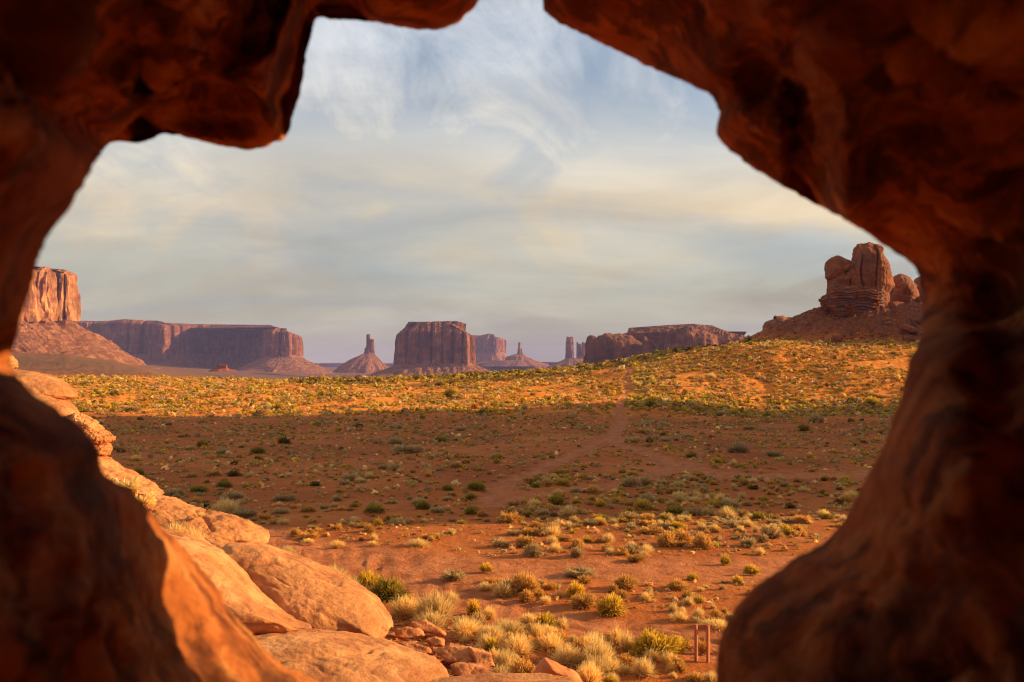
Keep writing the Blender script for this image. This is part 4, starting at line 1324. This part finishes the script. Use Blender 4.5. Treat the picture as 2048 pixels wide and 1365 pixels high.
# ---- scattered brush: nearest ones individually, the rest as one mass
def scatter():
    r = np.random.default_rng(21)
    out = []   # x, y, w, h, kind
    def region(n, y0, y1, px0, px1, wmean, wsig, kinds, probs, hratio=(0.45, 0.75), clump=0.0, cscale=9.0, seed=1, thr=0.0, crest=False):
        # uniform in ground area
        Y = np.sqrt(r.uniform(y0 ** 2, y1 ** 2, n)); px = r.uniform(px0, px1, n)
        x = (px - 1024) / F * Y
        dens = fbm(np.stack([x / cscale, Y / cscale, np.zeros(n)], -1), 3, seed)
        keep = dens > thr - clump * 0
        x, Y, px = x[keep], Y[keep], px[keep]
        w = wmean * np.exp(r.normal(0, wsig, len(x)))
        k = r.choice(len(kinds), len(x), p=np.array(probs) / sum(probs))
        # kinds cluster
        sel = fbm(np.stack([x / 14, Y / 14, np.full(len(x), 3.0)], -1), 2, seed + 50)
        hh = w * r.uniform(*hratio, len(x))
        for i in range(len(x)):
            out.append((x[i], Y[i], w[i], hh[i], kinds[k[i]], px[i], sel[i]))
    # lit belt on the dune
    region(23000, 190, 362, -40, 1330, 0.70, 0.36, ['yg', 'straw', 'tan', 'green', 'grey', 'dark'], [46, 16, 14, 12, 10, 2], hratio=(0.5, 0.8), cscale=11, seed=2, thr=-0.08)
    region(14500, 190, 330, 1240, 1900, 0.62, 0.38, ['yg', 'tan', 'grey', 'green', 'straw', 'dark'], [32, 20, 20, 9, 18, 2], hratio=(0.45, 0.7), cscale=12, seed=3, thr=-0.22)
    region(1600, 192, 222, 1240, 1900, 1.0, 0.3, ['yg', 'tan', 'grey', 'green'], [26, 12, 20, 12], cscale=12, seed=4, thr=-0.25)
    region(2200, 300, 350, 600, 1500, 1.15, 0.30, ['green', 'dark', 'grey', 'yg'], [20, 22, 10, 8], hratio=(0.5, 0.8), cscale=12, seed=6, thr=-0.3)
    # shaded flat, far half: low sparse
    region(6500, 105, 200, 120, 1850, 0.46, 0.38, ['grey', 'tan', 'green', 'dark', 'yg'], [36, 32, 10, 5, 8], hratio=(0.3, 0.6), cscale=14, seed=7, thr=-0.10)
    region(110, 105, 200, 120, 1850, 1.3, 0.3, ['grey', 'green', 'dark'], [24, 9, 3], hratio=(0.4, 0.6), cscale=14, seed=8, thr=-0.10)
    # middle flat
    region(1700, 62, 108, 250, 1760, 0.44, 0.40, ['tan', 'grey', 'straw', 'green', 'yg', 'dark'], [30, 26, 16, 6, 7, 4], hratio=(0.35, 0.65), cscale=9, seed=9, thr=-0.16)
    region(700, 60, 90, 1050, 1700, 0.50, 0.38, ['tan', 'grey', 'straw', 'green', 'yg'], [28, 22, 18, 5, 12], hratio=(0.45, 0.7), cscale=8, seed=10, thr=-0.2)
    # near flat
    region(420, 50, 64, 520, 1620, 0.5, 0.4, ['tan', 'grey', 'straw', 'yg'], [26, 20, 22, 6], hratio=(0.45, 0.8), cscale=6, seed=11, thr=-0.14)
    region(110, 38, 50, 880, 1480, 0.38, 0.4, ['tan', 'grey', 'straw', 'yg'], [24, 14, 24, 4], hratio=(0.5, 0.9), cscale=5, seed=12, thr=-0.2)
    # near grass belt
    region(190, 31, 37.5, 900, 1450, 0.48, 0.35, ['straw', 'tan', 'yg'], [40, 14, 4], hratio=(0.55, 0.95), cscale=3, seed=13, thr=-0.3)
    return out


SCAT = scatter()
arr = np.array([(s[0], s[1], s[2], s[3]) for s in SCAT])
td_s, _ = track_dist(arr[:, 0], arr[:, 1])
edge_s = np.ones(len(arr), bool)
edge_s &= td_s > 1.15
pxa = arr[:, 0] / arr[:, 1] * F + 1024
zs = hgt(arr[:, 0], arr[:, 1])
pya = HOR + (ZC - zs) / arr[:, 1] * F
edge_s &= (pxa < 1905)
# keep off the hill's bare talus, mostly
rr_ = np.hypot(arr[:, 0] - 117, arr[:, 1] - 322)
edge_s &= (rr_ > 40) | (np.random.default_rng(3).uniform(size=len(arr)) < 0.05)
# keep off the sandstone and the rubble
left_lim = np.interp(pya, [730, 850, 900, 1000, 1090, 1150, 1240, 1300, 1365], [-60, 60, 120, 260, 470, 560, 740, 930, 1000])
edge_s &= pxa > left_lim
edge_s &= ~((pxa > 1372) & (pxa < 1430) & (pya > 1296))
edge_s &= ~((pxa > 1050) & (pxa < 1180) & (pya > 1326))
# bare sand beside the track at the left
edge_s &= ~((pya > 1098) & (pya < 1215) & (pxa < 900))
edge_s &= ~((pya > 1085) & (pya < 1130) & (pxa < 1020) & (np.random.default_rng(4).uniform(size=len(arr)) < 0.8))
pl = np.array(PLACED)
for (qx, qy, qr) in PLACED:
    edge_s &= ~((np.abs(arr[:, 0] - qx) < qr) & (np.abs(arr[:, 1] - qy) < qr))
SCAT = [s for s, k in zip(SCAT, edge_s) if k]
arr, zs, pxa, pya = arr[edge_s], zs[edge_s], pxa[edge_s], pya[edge_s]
scr = arr[:, 2] * F / arr[:, 1] * arr[:, 3] * F / arr[:, 1]
order = np.argsort(-scr)
NSHR, NGR = 300 - sum(1 for h in HAND if h[4] != 'straw') - 2, 110
ind = set()
c_s = c_g = 0
for i in order:
    if pxa[i] > 1860 or pxa[i] < 0:
        continue
    if SCAT[i][4] == 'straw':
        if c_g < NGR:
            ind.add(int(i)); c_g += 1
    elif c_s < NSHR:
        ind.add(int(i)); c_s += 1
ADJ = {'yg': 'yellow-green', 'green': 'dull green', 'tan': 'tan', 'straw': 'straw-coloured', 'grey': 'grey-brown', 'dark': 'dark olive'}


def zone_of(y, px):
    if y > 190:
        return 'in the sunlit brush belt on the dune' if y < 300 else 'along the shaded crest of the dune'
    if y > 105:
        return 'on the dark flat below the lit belt'
    if y > 62:
        return 'on the flat around the fork of the tracks' if px > 900 else 'on the flat behind the sandstone'
    if y > 48:
        return 'just above the upper track'
    if y > 37.5:
        return 'on the bare red ground between the near tracks'
    return 'in the dense grass at the bottom of the opening'


for i in sorted(ind):
    x, y, w, h, kind, px, _ = SCAT[i]
    zone = zone_of(y, pxa[i])
    noun = 'grass tuft' if kind == 'straw' else 'shrub'
    lab = 'small %s %s %s' % (ADJ[kind], noun, zone)
    put_plant(kind, x, y, w, h, lab, '%s %ss %s' % (ADJ[kind], noun, zone), z=float(zs[i]) - 0.02, scr=w * F / y)


def mass():
    r = np.random.default_rng(31)
    kinds = list(PAL)
    tm = {k: [clump_template(k, 34, 300 + j * 7 + len(k)) for j in range(5)] for k in kinds}
    tmn = {k: [brush_template(k, 130, 500 + j * 7 + len(k), 'grass' if k == 'straw' else 'dome') for j in range(4)] for k in kinds}
    groups = {}
    for i, s in enumerate(SCAT):
        if i in ind:
            continue
        near = s[1] < 95
        groups.setdefault((s[4], int(r.integers(0, 4 if near else 5)), near), []).append(i)
    # tiny dry litter plants over the flats
    for (n, y0, y1, wv) in ((9000, 62, 200, 0.30), (2600, 38, 62, 0.16), (9000, 196, 350, 0.42)):
        Y = np.sqrt(r.uniform(y0 ** 2, y1 ** 2, n)); px = r.uniform(60, 1880, n); x = (px - 1024) / F * Y
        tdd, _ = track_dist(x, Y)
        d = fbm(np.stack([x / 7, Y / 7, np.zeros(n)], -1), 3, 88)
        z = hgt(x, Y)
        py = HOR + (ZC - z) / Y * F
        lim = np.interp(py, [730, 850, 900, 1000, 1090, 1150, 1240, 1300, 1365], [-60, 60, 120, 260, 470, 560, 740, 930, 1000])
        rr2 = np.hypot(x - 117, Y - 322)
        ok = (tdd > 1.1) & (d > -0.1) & (px > lim) & (rr2 > 40)
        ok |= (rr2 < 42) & (rr2 > 16) & (r.uniform(size=n) < 0.12)
        for j in np.where(ok)[0]:
            k = ['grey', 'tan', 'straw', 'green'][int(r.choice(4, p=[0.38, 0.36, 0.16, 0.10]))]
            w = wv * math.exp(r.normal(0, 0.4))
            SCAT2.append((x[j], Y[j], w, w * r.uniform(0.35, 0.7), z[j], k))
    Vs, Qs, Cs, off = [], [], [], 0
    def emit(tpl, xs, ys, zz, ws, hs):
        nonlocal off
        V, Q, C = tpl
        n = len(xs)
        a = r.uniform(0, 6.28, n); ca, sa = np.cos(a), np.sin(a)
        vx = V[None, :, 0] * ws[:, None]; vy = V[None, :, 1] * ws[:, None]
        X = xs[:, None] + vx * ca[:, None] - vy * sa[:, None]
        Y = ys[:, None] + vx * sa[:, None] + vy * ca[:, None]
        Z = zz[:, None] + V[None, :, 2] * hs[:, None]
        Vs.append(np.stack([X, Y, Z], -1).reshape(-1, 3))
        Qs.append((Q[None] + (np.arange(n) * len(V))[:, None, None]).reshape(-1, 4) + off)
        tint = r.uniform(0.75, 1.2, (n, 1, 1)) * (1 + r.normal(0, 0.06, (n, 1, 3)))
        Cs.append((C[None] * tint).reshape(-1, 3))
        off += n * len(V)
    for (k, v, near), ids in groups.items():
        ids = np.array(ids)
        emit((tmn if near else tm)[k][v], arr[ids, 0], arr[ids, 1], zs[ids] - 0.03, arr[ids, 2], arr[ids, 3])
    s2 = SCAT2
    tiny = {k: clump_template(k, 9, 900 + len(k)) for k in kinds}
    for k in kinds:
        q = np.array([s[:5] for s in s2 if s[5] == k])
        if len(q):
            emit(tiny[k], q[:, 0], q[:, 1], q[:, 4] - 0.02, q[:, 2], q[:, 3])
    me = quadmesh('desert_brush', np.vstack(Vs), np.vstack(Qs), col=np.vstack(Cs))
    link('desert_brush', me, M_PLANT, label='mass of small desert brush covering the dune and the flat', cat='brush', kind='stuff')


SCAT2 = []
mass()

# ------------------------------------------------------------------ wooden sign frame
def box(cx, cy, cz, sx, sy, sz, bev=0.006):
    x, y, z = sx / 2, sy / 2, sz / 2
    b = bev
    V, rows_ = [], []
    for zz, k in ((-z, 1), (-z + b, 0), (z - b, 0), (z, 1)):
        ins = b if k else 0
        ring = [(-x + ins, -y + ins), (x - ins, -y + ins), (x - ins, y - ins), (-x + ins, y - ins)]
        rows_.append([(cx + p[0], cy + p[1], cz + zz) for p in ring])
    G = np.array(rows_)
    V = G.reshape(-1, 3)
    Q = grid_quads(4, 4, True)
    Q = np.vstack([Q, [[3, 2, 1, 0]], [[12, 13, 14, 15]]])
    return V, Q


def merge(parts):
    Vs, Qs, off = [], [], 0
    for V, Q in parts:
        Vs.append(V); Qs.append(Q + off); off += len(V)
    return np.vstack(Vs), np.vstack(Qs)


def sign_frame():
    m = flat_mat('weathered_wood', (0.42, 0.15, 0.075), 0.25, 6.0, 0.8, (6, 6, 0.6))
    xl, yl = ground_at(1392, 1321)
    z = float(hgt(np.array([xl]), np.array([yl]))[0])
    x2, y2 = ground_at(1416, 1323)
    root = empty('sign_frame', (xl, yl, z), label='bare red-brown wooden sign frame of two posts and a top rail beside the rock wall', cat='sign post')
    s = yl / F
    H = 74 * s
    rot = math.radians(-38)
    ca, sa = math.cos(rot), math.sin(rot)
    R = np.array([[ca, sa, 0], [-sa, ca, 0], [0, 0, 1]])
    dx = 23.5 * s
    # posts stand on a line seen almost square on; each is turned on its own axis
    for i, (px_, hh) in enumerate(((0.0, H), (dx, H * 0.985))):
        V, Q = box(0, 0, hh / 2 - 0.03, 0.085, 0.095, hh + 0.06)
        V = V @ R + [px_, -0.04 * i, 0]
        link('post', quadmesh('post', V, Q), m, root)
    V, Q = box(0, 0, 0, dx + 0.20, 0.04, 0.155)
    V = V + [dx * 0.5 + 0.07, 0.085, H - 0.11]
    link('rail', quadmesh('rail', V, Q), m, root)


sign_frame()

# ------------------------------------------------------------------ tiny far buildings
def hut(px, pyb, Y, w, d, h, wall, roof, label, rz=0.5):
    p = PX(px, pyb, Y)
    zg = float(hgt(np.array([p[0]]), np.array([p[1]]))[0])
    z0 = p[2]
    hb = z0 - zg
    root = empty('house', (p[0], p[1], zg), rz, label=label, cat='house')
    V, Q = box(0, 0, (hb + h) / 2, w, d, h + hb, 0.05)
    link('wall', quadmesh('wall', V, Q), wall, root)
    # gabled roof
    x, y = w / 2 + 0.4, d / 2 + 0.4
    zt = hb + h
    V = np.array([(-x, -y, zt + .02), (x, -y, zt + .02), (x, y, zt + .02), (-x, y, zt + .02), (-x, 0, zt + 1.5), (x, 0, zt + 1.5)])
    link('roof', quadmesh('roof', V, [[0, 1, 5, 4], [2, 3, 4, 5], [3, 2, 1, 0]], [[0, 4, 3], [1, 2, 5]]), roof, root)
    V, Q = box(w / 2 + 0.02, 0, hb + h * 0.45, 0.08, 1.0, h * 0.8, 0.01)
    link('door', quadmesh('door', V, Q), roof, root)
    for s in (-1, 1):
        V, Q = box(s * w * 0.25, -d / 2 - 0.02, hb + h * 0.55, 1.0, 0.08, 0.9, 0.01)
        link('window', quadmesh('window', V, Q), roof, root)


wy = flat_mat('pale_yellow_wall', (0.70, 0.55, 0.28)); bl = flat_mat('blue_grey_roof', (0.25, 0.34, 0.50)); wg = flat_mat('grey_wall', (0.42, 0.38, 0.32))
rd = flat_mat('red_brown_roof', (0.33, 0.12, 0.09)); og = flat_mat('tan_wall', (0.62, 0.36, 0.18)); wt = flat_mat('white_paint', (0.78, 0.76, 0.74), rough=0.4)
dk = flat_mat('dark_glass', (0.04, 0.04, 0.05), rough=0.2)
hut(303, 752.5, 1000, 2.6, 2.6, 2.2, wy, bl, 'tiny pale hut with a blue-white roof at the far edge of the lit brush', 0.4)
hut(717, 754, 1000, 2.2, 2.4, 1.6, og, rd, 'tiny tan hut with a dark side, leftmost of the far cluster below the lone spire', 0.3)
hut(723, 755, 1000, 3.4, 2.6, 1.6, wg, rd, 'tiny grey house with a reddish roof in the far cluster below the lone spire', 0.3)


def car(px, pyb, Y, label, body, rz):
    p = PX(px, pyb, Y)
    zg = float(hgt(np.array([p[0]]), np.array([p[1]]))[0])
    z0 = max(p[2], zg)
    root = empty('parked_car', (p[0], p[1], z0), rz, label=label, cat='car')
    prof = [(-2.2, 0.4), (2.2, 0.4), (2.25, 0.9), (1.3, 1.05), (0.8, 1.6), (-1.4, 1.62), (-2.1, 1.1)]
    n = len(prof)
    V = np.array([(x, s * 0.9, z) for s in (-1, 1) for x, z in prof])
    Q = [[i, (i + 1) % n, n + (i + 1) % n, n + i] for i in range(n)]
    T = [[0, i, i + 1][::-1] for i in range(1, n - 1)] + [[n, n + i, n + i + 1] for i in range(1, n - 1)]
    link('body', quadmesh('body', V, Q, T), body, root)
    for sx in (-1.35, 1.35):
        for sy in (-0.92, 0.92):
            th = np.linspace(0, 2 * math.pi, 14, endpoint=False)
            W = np.array([[(sx + r * math.cos(t), sy + w, 0.36 + r * math.sin(t)) for t in th] for r, w in ((0.02, -.1), (0.35, -.1), (0.35, .1), (0.02, .1))])
            link('wheel', quadmesh('wheel', W, grid_quads(4, 14, True)), dk, root)
    V, Q = box(0.1, 0, 1.36, 2.0, 1.84, 0.36, 0.02)
    link('windows', quadmesh('windows', V, Q), dk, root)


car(728, 755, 990, 'tiny white parked car right of the far houses below the lone spire', wt, 1.1)
car(313, 753.5, 990, 'tiny pale parked car right of the tiny hut at the left', wt, 0.2)

# ------------------------------------------------------------------ the rock window around the camera
HOLE = [(955, 0), (945, 15), (925, 32), (905, 45), (885, 51), (860, 53), (830, 50), (800, 47), (770, 42), (740, 36), (700, 31), (660, 28), (632, 25), (622, 27), (617, 45), (614, 72), (606, 100), (602, 125), (600, 150), (593, 180),
        (588, 205), (578, 235), (571, 262), (560, 277), (540, 282), (510, 292), (485, 296), (465, 291), (430, 287), (405, 281), (370, 273), (345, 264), (315, 262), (290, 272), (262, 279), (235, 275), (208, 274), (193, 286),
        (172, 310), (156, 340), (136, 378), (120, 410), (102, 432), (86, 462), (70, 490), (60, 512), (54, 535), (48, 560), (40, 590), (30, 625), (22, 655), (13, 695), (6, 728), (14, 748), (28, 763), (38, 784), (56, 800),
        (84, 819), (111, 840), (131, 852), (145, 869), (159, 886), (170, 903), (179, 930), (192, 953), (206, 969), (223, 975), (243, 984), (264, 1003), (281, 1022), (295, 1042), (311, 1060), (330, 1075), (347, 1090), (363, 1108), (378, 1130),
        (403, 1155), (430, 1182), (440, 1210), (462, 1240), (484, 1262), (510, 1290), (531, 1317), (560, 1340), (600, 1355), (640, 1378), (700, 1420), (900, 1465), (1150, 1475), (1350, 1440), (1432, 1372), (1433, 1310), (1440, 1275),
        (1455, 1240), (1470, 1215), (1492, 1190), (1520, 1165), (1560, 1140), (1590, 1116), (1622, 1100), (1650, 1085), (1668, 1065), (1690, 1040), (1710, 1002), (1726, 970), (1745, 930), (1760, 905), (1774, 878), (1782, 842),
        (1795, 815), (1804, 785), (1812, 750), (1820, 715), (1836, 690), (1845, 660), (1846, 620), (1842, 580), (1838, 552), (1830, 535), (1815, 521), (1790, 505), (1765, 489), (1740, 470), (1710, 452), (1680, 434), (1640, 414),
        (1600, 391), (1560, 370), (1520, 345), (1490, 326), (1460, 301), (1440, 282), (1431, 268), (1435, 245), (1439, 228), (1431, 205), (1420, 188), (1400, 179), (1370, 164), (1330, 148), (1300, 135), (1285, 132), (1274, 121),
        (1250, 109), (1200, 86), (1160, 66), (1125, 50), (1100, 35), (1087, 20), (1085, 0), (1078, -40), (1030, -70), (980, -50)]


def rock_window():
    c = np.array([950.0, 700.0])
    o = np.array(HOLE, float)
    lw = (o[:, 0] < 180) & (o[:, 1] > 300) & (o[:, 1] < 830)
    o[lw, 0] -= 17 * np.sin(math.pi * np.clip((o[lw, 1] - 300) / 530, 0, 1)) ** 0.6
    a2 = np.vstack([o, o[:1]])
    s = np.concatenate([[0], np.cumsum(np.hypot(*(a2[1:] - a2[:-1]).T))])
    N = 1100
    t = np.linspace(0, s[-1], N, endpoint=False)
    R = np.stack([np.interp(t, s, a2[:, 0]), np.interp(t, s, a2[:, 1])], -1)
    for _ in range(2):
        R = (np.roll(R, 1, 0) + 3 * R + np.roll(R, -1, 0)) / 5
    dv = R - c
    rl = np.linalg.norm(dv, axis=1)
    n = dv / rl[:, None]
    R = R + n * (fbm(xyz(t / 22, 0, 0), 3, 6) * 5.0)[:, None]
    # rim depth by position on the loop
    key_px = np.array([0, 300, 620, 640, 950, 1100, 1400, 1500, 1840]) * 1.0
    def rim_depth(p):
        x, y = p[:, 0], p[:, 1]
        d = np.full(len(p), 1.9)
        left = smooth((420 - x) / 300)
        upper = smooth((760 - y) / 120)
        d = d + (1.10 - d) * left * upper * smooth((y - 255) / 60)         # long left wall: nearer
        d = d + (1.75 - d) * smooth((300 - y) / 40) * smooth((640 - x) / 20)  # hanging block
        low = smooth((y - 720) / 420)
        ll = smooth((900 - x) / 200) * low
        d = d + ((1.12 + 0.80 * smooth((y - 880) / 320)) - d) * smooth((900 - x) / 200) * smooth((y - 720) / 60)
        rt = smooth((x - 1250) / 180)
        d = d + (1.42 - d) * rt * smooth((y - 520) / 200)
        d = d + (1.70 - d) * rt * (1 - smooth((y - 520) / 200))
        return d
    dr = rim_depth(R)
    for _ in range(14):
        dr = (np.roll(dr, 1) + 2 * dr + np.roll(dr, -1)) / 4
    lowleft = smooth((760 - R[:, 0]) / 260) * smooth((R[:, 1] - 900) / 220)
    rings = []
    # outer face rings, from far outside back to the rim
    outer = []
    for k in range(26):
        q = 1 - k / 26.0                         # 1 .. ~0
        off = 0.30 * (1 - (1 - min(1, q * 4)) ** 2) if q < 0.25 else 0.30 + (q - 0.25) * 1.2
        rad = (q ** 2.2) * 15.0                  # metres outwards
        rimP = PX(R[:, 0], R[:, 1], dr)
        th = 0.10 + 0.14 * smooth((1200 - R[:, 0]) / 400)
        y = dr + off * th / 0.30 if q < 0.25 else dr + th + (q - 0.25) * 1.0
        px = rimP[:, 0] + n[:, 0] * (rad + 0.10 * q); pz = rimP[:, 2] - n[:, 1] * (rad + 0.10 * q)
        pz = np.maximum(pz, -2.0 - 0 * pz)
        outer.append(np.stack([px, y + 0.0 * px, pz], -1))
    inner = []
    rr = np.concatenate([[0.0], np.geomspace(1.2, 1500, 120)])
    sq = np.where(lowleft > 0, 0.040 * lowleft + 0.010 * (1 - lowleft), 0.010)
    for r_ in rr:
        p = R + n * r_
        round_ = sq * np.sqrt(np.minimum(r_, 420))
        slope = 0.00085 + 0.0007 * smooth((420 - R[:, 1]) / 250) - 0.0004 * lowleft
        d = dr - round_ - slope * np.minimum(r_, 800)
        # --- large relief, in the plane of the wall
        x, y = p[:, 0], p[:, 1]
        # hanging block stands back from the left wall along a slanting edge
        e = (x - np.interp(y, [-400, 0, 120, 200, 285, 330], [470, 415, 372, 300, 205, 150]))
        ul = smooth((300 - y) / 60) * smooth((760 - x) / 60)
        d = d + ul * (0.17 * smooth(e / 18) - 0.03)
        # dark undercut at the top left of the block
        e2 = (x - np.interp(y, [-400, 0, 100, 200], [560, 545, 520, 360]))
        d = d + ul * 0.16 * smooth(e / 20) * (1 - smooth(e2 / 40)) * smooth((190 - y) / 110)
        # the block's corner: the right face turns away, with a brow above the lit foot
        d = d - ul * 0.07 * np.exp(-((x - np.interp(y, [0, 130, 290], [600, 520, 545])) / 26) ** 2) + ul * 0.05 * np.exp(-((y - 205) / 22) ** 2) * smooth((x - 330) / 80)
        # left wall bulges
        d = d - 0.16 * np.exp(-(((x - 60) / 130) ** 2 + ((y - 120) / 150) ** 2)) + 0.10 * np.exp(-(((x - 280) / 26) ** 2 + ((y - 160) / 150) ** 2))
        # right wall: folds and hollows
        rgt = smooth((x - 1380) / 160)
        d = d + rgt * (0.20 * np.exp(-(((x - 1530) / 70) ** 2 + ((y - 150) / 60) ** 2)) + 0.16 * smooth((x - 1560) / 30) * smooth((1700 - x) / 60) * smooth((y - 120) / 100) * smooth((520 - y) / 120))
        d = d - rgt * 0.22 * np.exp(-(((x - 1680) / 60) ** 2 + ((y - 330 - (x - 1680) * 1.2) / 240) ** 2))
        d = d + rgt * 0.16 * np.exp(-(((x - 2010) / 70) ** 2 + ((y - 700) / 160) ** 2)) - rgt * 0.2 * np.exp(-(((x - 1900) / 140) ** 2 + ((y - 950) / 190) ** 2))
        # lower left ridge with a dark gully behind it
        lg = smooth((900 - x) / 300) * smooth((y - 930) / 150)
        gx = np.interp(y, [900, 1020, 1150, 1250, 1365, 1600], [190, 235, 320, 365, 420, 520])
        d = d + lg * 0.045 * np.exp(-((x - gx) / 26) ** 2)
        d = d - lg * 0.06 * np.exp(-((x - gx + 120) / 70) ** 2)
        d = np.maximum(d, 0.50 + 0.0 * d)
        P = PX(x, y, d)
        inner.append(P)
    # added unseen hollow round the camera keeps sky light off the wall
    last = inner[-1]
    cen = np.array([0.0, ZC])
    rx = last[:, 0] - cen[0]; rz = last[:, 2] - cen[1]
    ln = np.hypot(rx, rz); ux, uz = rx / ln, rz / ln
    for (yy, rad) in ((0.45, 1.05), (0.15, 1.3), (-0.2, 1.55), (-0.5, 1.65), (-0.9, 1.62), (-1.4, 1.5), (-2.0, 1.25), (-2.5, 0.9), (-2.8, 0.55)):
        # unseen roof shaped to block sky from behind; lower sides open to ledge bounce
        up = smooth((uz + 0.25) / 0.35)
        y_ = np.maximum(yy, -0.35 - 2.6 * up)
        rd = np.where(yy < -0.35, rad * up + 1.6 * (1 - up), rad)
        inner.append(np.stack([ux * rd * 1.25, y_, cen[1] + uz * rd], -1))
    G = np.array(outer + inner)
    nr = grid_normals(G)
    # orient: at the inner side the normal must face the camera
    k = len(outer) + 60
    v = np.array([0, 0, ZC]) - G[k]
    if np.sum(v * nr[k]) < 0:
        nr = -nr; flip = True
    else:
        flip = False
    Pf = G.reshape(-1, 3)
    row = np.repeat(np.arange(len(G)), N)
    fromrim = np.abs(row - len(outer))
    rad_ = np.concatenate([np.full(len(outer), 400.0), rr, np.full(len(inner) - len(rr), 1500.0)])[row]
    wgt = np.where(row < len(outer), np.clip(fromrim / 20.0, 0, 1) ** 2, smooth(rad_ / 420))
    wf = np.where(row < len(outer), 3.0, 1.0)
    d = fbm(Pf / 0.30, 5, 201) * 0.085 * wgt * wf
    d += fbm(Pf * [1, 1, 2.3] / 0.11, 3, 211) * 0.016 * np.where(row < len(outer), 0.3, np.clip(rad_ / 120, 0.04, 1))
    # bedding folds
    q = Pf[:, 2] / 0.13 + fbm(Pf / 0.5, 3, 221) * 2.4
    d -= 0.034 * np.exp(-((q - np.floor(q) - 0.5) / 0.13) ** 2) * wgt * smooth(fbm(Pf / 0.6, 2, 231) * 3 + 0.5)
    # scooped hollows
    d -= 0.10 * smooth((fbm(Pf / 0.22, 2, 241) - 0.22) * 4) * wgt
    d -= 0.030 * smooth((fbm(Pf / 0.07, 2, 251) - 0.15) * 4) * wgt
    d += fbm(Pf / 0.09, 3, 261) * 0.022 * wgt
    Pf = Pf + nr.reshape(-1, 3) * d[:, None]
    G = Pf.reshape(G.shape)
    if flip:
        G = G[:, ::-1]
    org = np.array([0, 2.0, 0])
    me = quadmesh('rock_window', G, grid_quads(len(G), N, True), smooth_=True, origin=org)
    link('rock_window', me, M_FRAME, loc=org, label='dark red sandstone wall with a natural window that frames the whole valley', cat='rock window')


rock_window()


def ledge():  # unseen ledge, tilted sunward, added to bounce warm light onto the window rock
    n = 90
    gx, gy = np.meshgrid(np.linspace(-3.4, 4.2, n), np.linspace(-7.0, 0.05, n))
    z = 8.75 - 0.33 * (gx + 0.2) + fbm(xyz(gx / 1.6, gy / 1.6, 0), 4, 301).reshape(gx.shape) * 0.16
    z = np.minimum(z, 9.0)
    edge = np.minimum(np.minimum(gx + 3.4, 4.2 - gx), np.minimum(gy + 7.0, 3.0))
    z = z - 0.5 * np.exp(-edge / 0.25)
    top = np.stack([gx, gy, z], -1)
    bot = top.copy(); bot[..., 2] = -2.5
    # one closed skin: underside ring, side walls and top
    V = np.concatenate([top.reshape(-1, 3), bot.reshape(-1, 3)])
    Qt = grid_quads(n, n); Qb = grid_quads(n, n, off=n * n)[:, ::-1]
    rim = list(range(0, n)) + [n * k + n - 1 for k in range(1, n)] + [n * (n - 1) + k for k in range(n - 2, -1, -1)] + [n * k for k in range(n - 2, 0, -1)]
    side = [[rim[i], rim[(i + 1) % len(rim)], rim[(i + 1) % len(rim)] + n * n, rim[i] + n * n] for i in range(len(rim))]
    org = np.array([0.4, -3.3, -2.5])
    link('bounce_ledge', quadmesh('bounce_ledge', V, np.vstack([Qt, Qb, side]), smooth_=True, origin=org), M_SLICK, loc=org,
         label='unseen tilted sandstone ledge behind the camera, added to bounce sunlight onto the window rock', cat='rock ledge')


ledge()

# ------------------------------------------------------------------ haze
def haze():
    m = bpy.data.materials.new('haze')
    m.use_nodes = True
    nt = m.node_tree
    nt.nodes.clear()
    out = node(nt, 'ShaderNodeOutputMaterial')
    pv = node(nt, 'ShaderNodeVolumePrincipled')
    pv.inputs['Color'].default_value = (0.44, 0.46, 1.0, 1)
    pv.inputs['Density'].default_value = 6.0e-5
    pv.inputs['Anisotropy'].default_value = 0.0
    nt.links.new(pv.outputs[0], out.inputs['Volume'])
    V, Q = box(0, 6800, 95, 90000, 15000, 330, 0.5)
    o = link('haze', quadmesh('haze', V, Q), m, label='thin blue-violet haze hanging over the valley', cat='haze', kind='stuff')
    m.cycles.homogeneous_volume = True


haze()
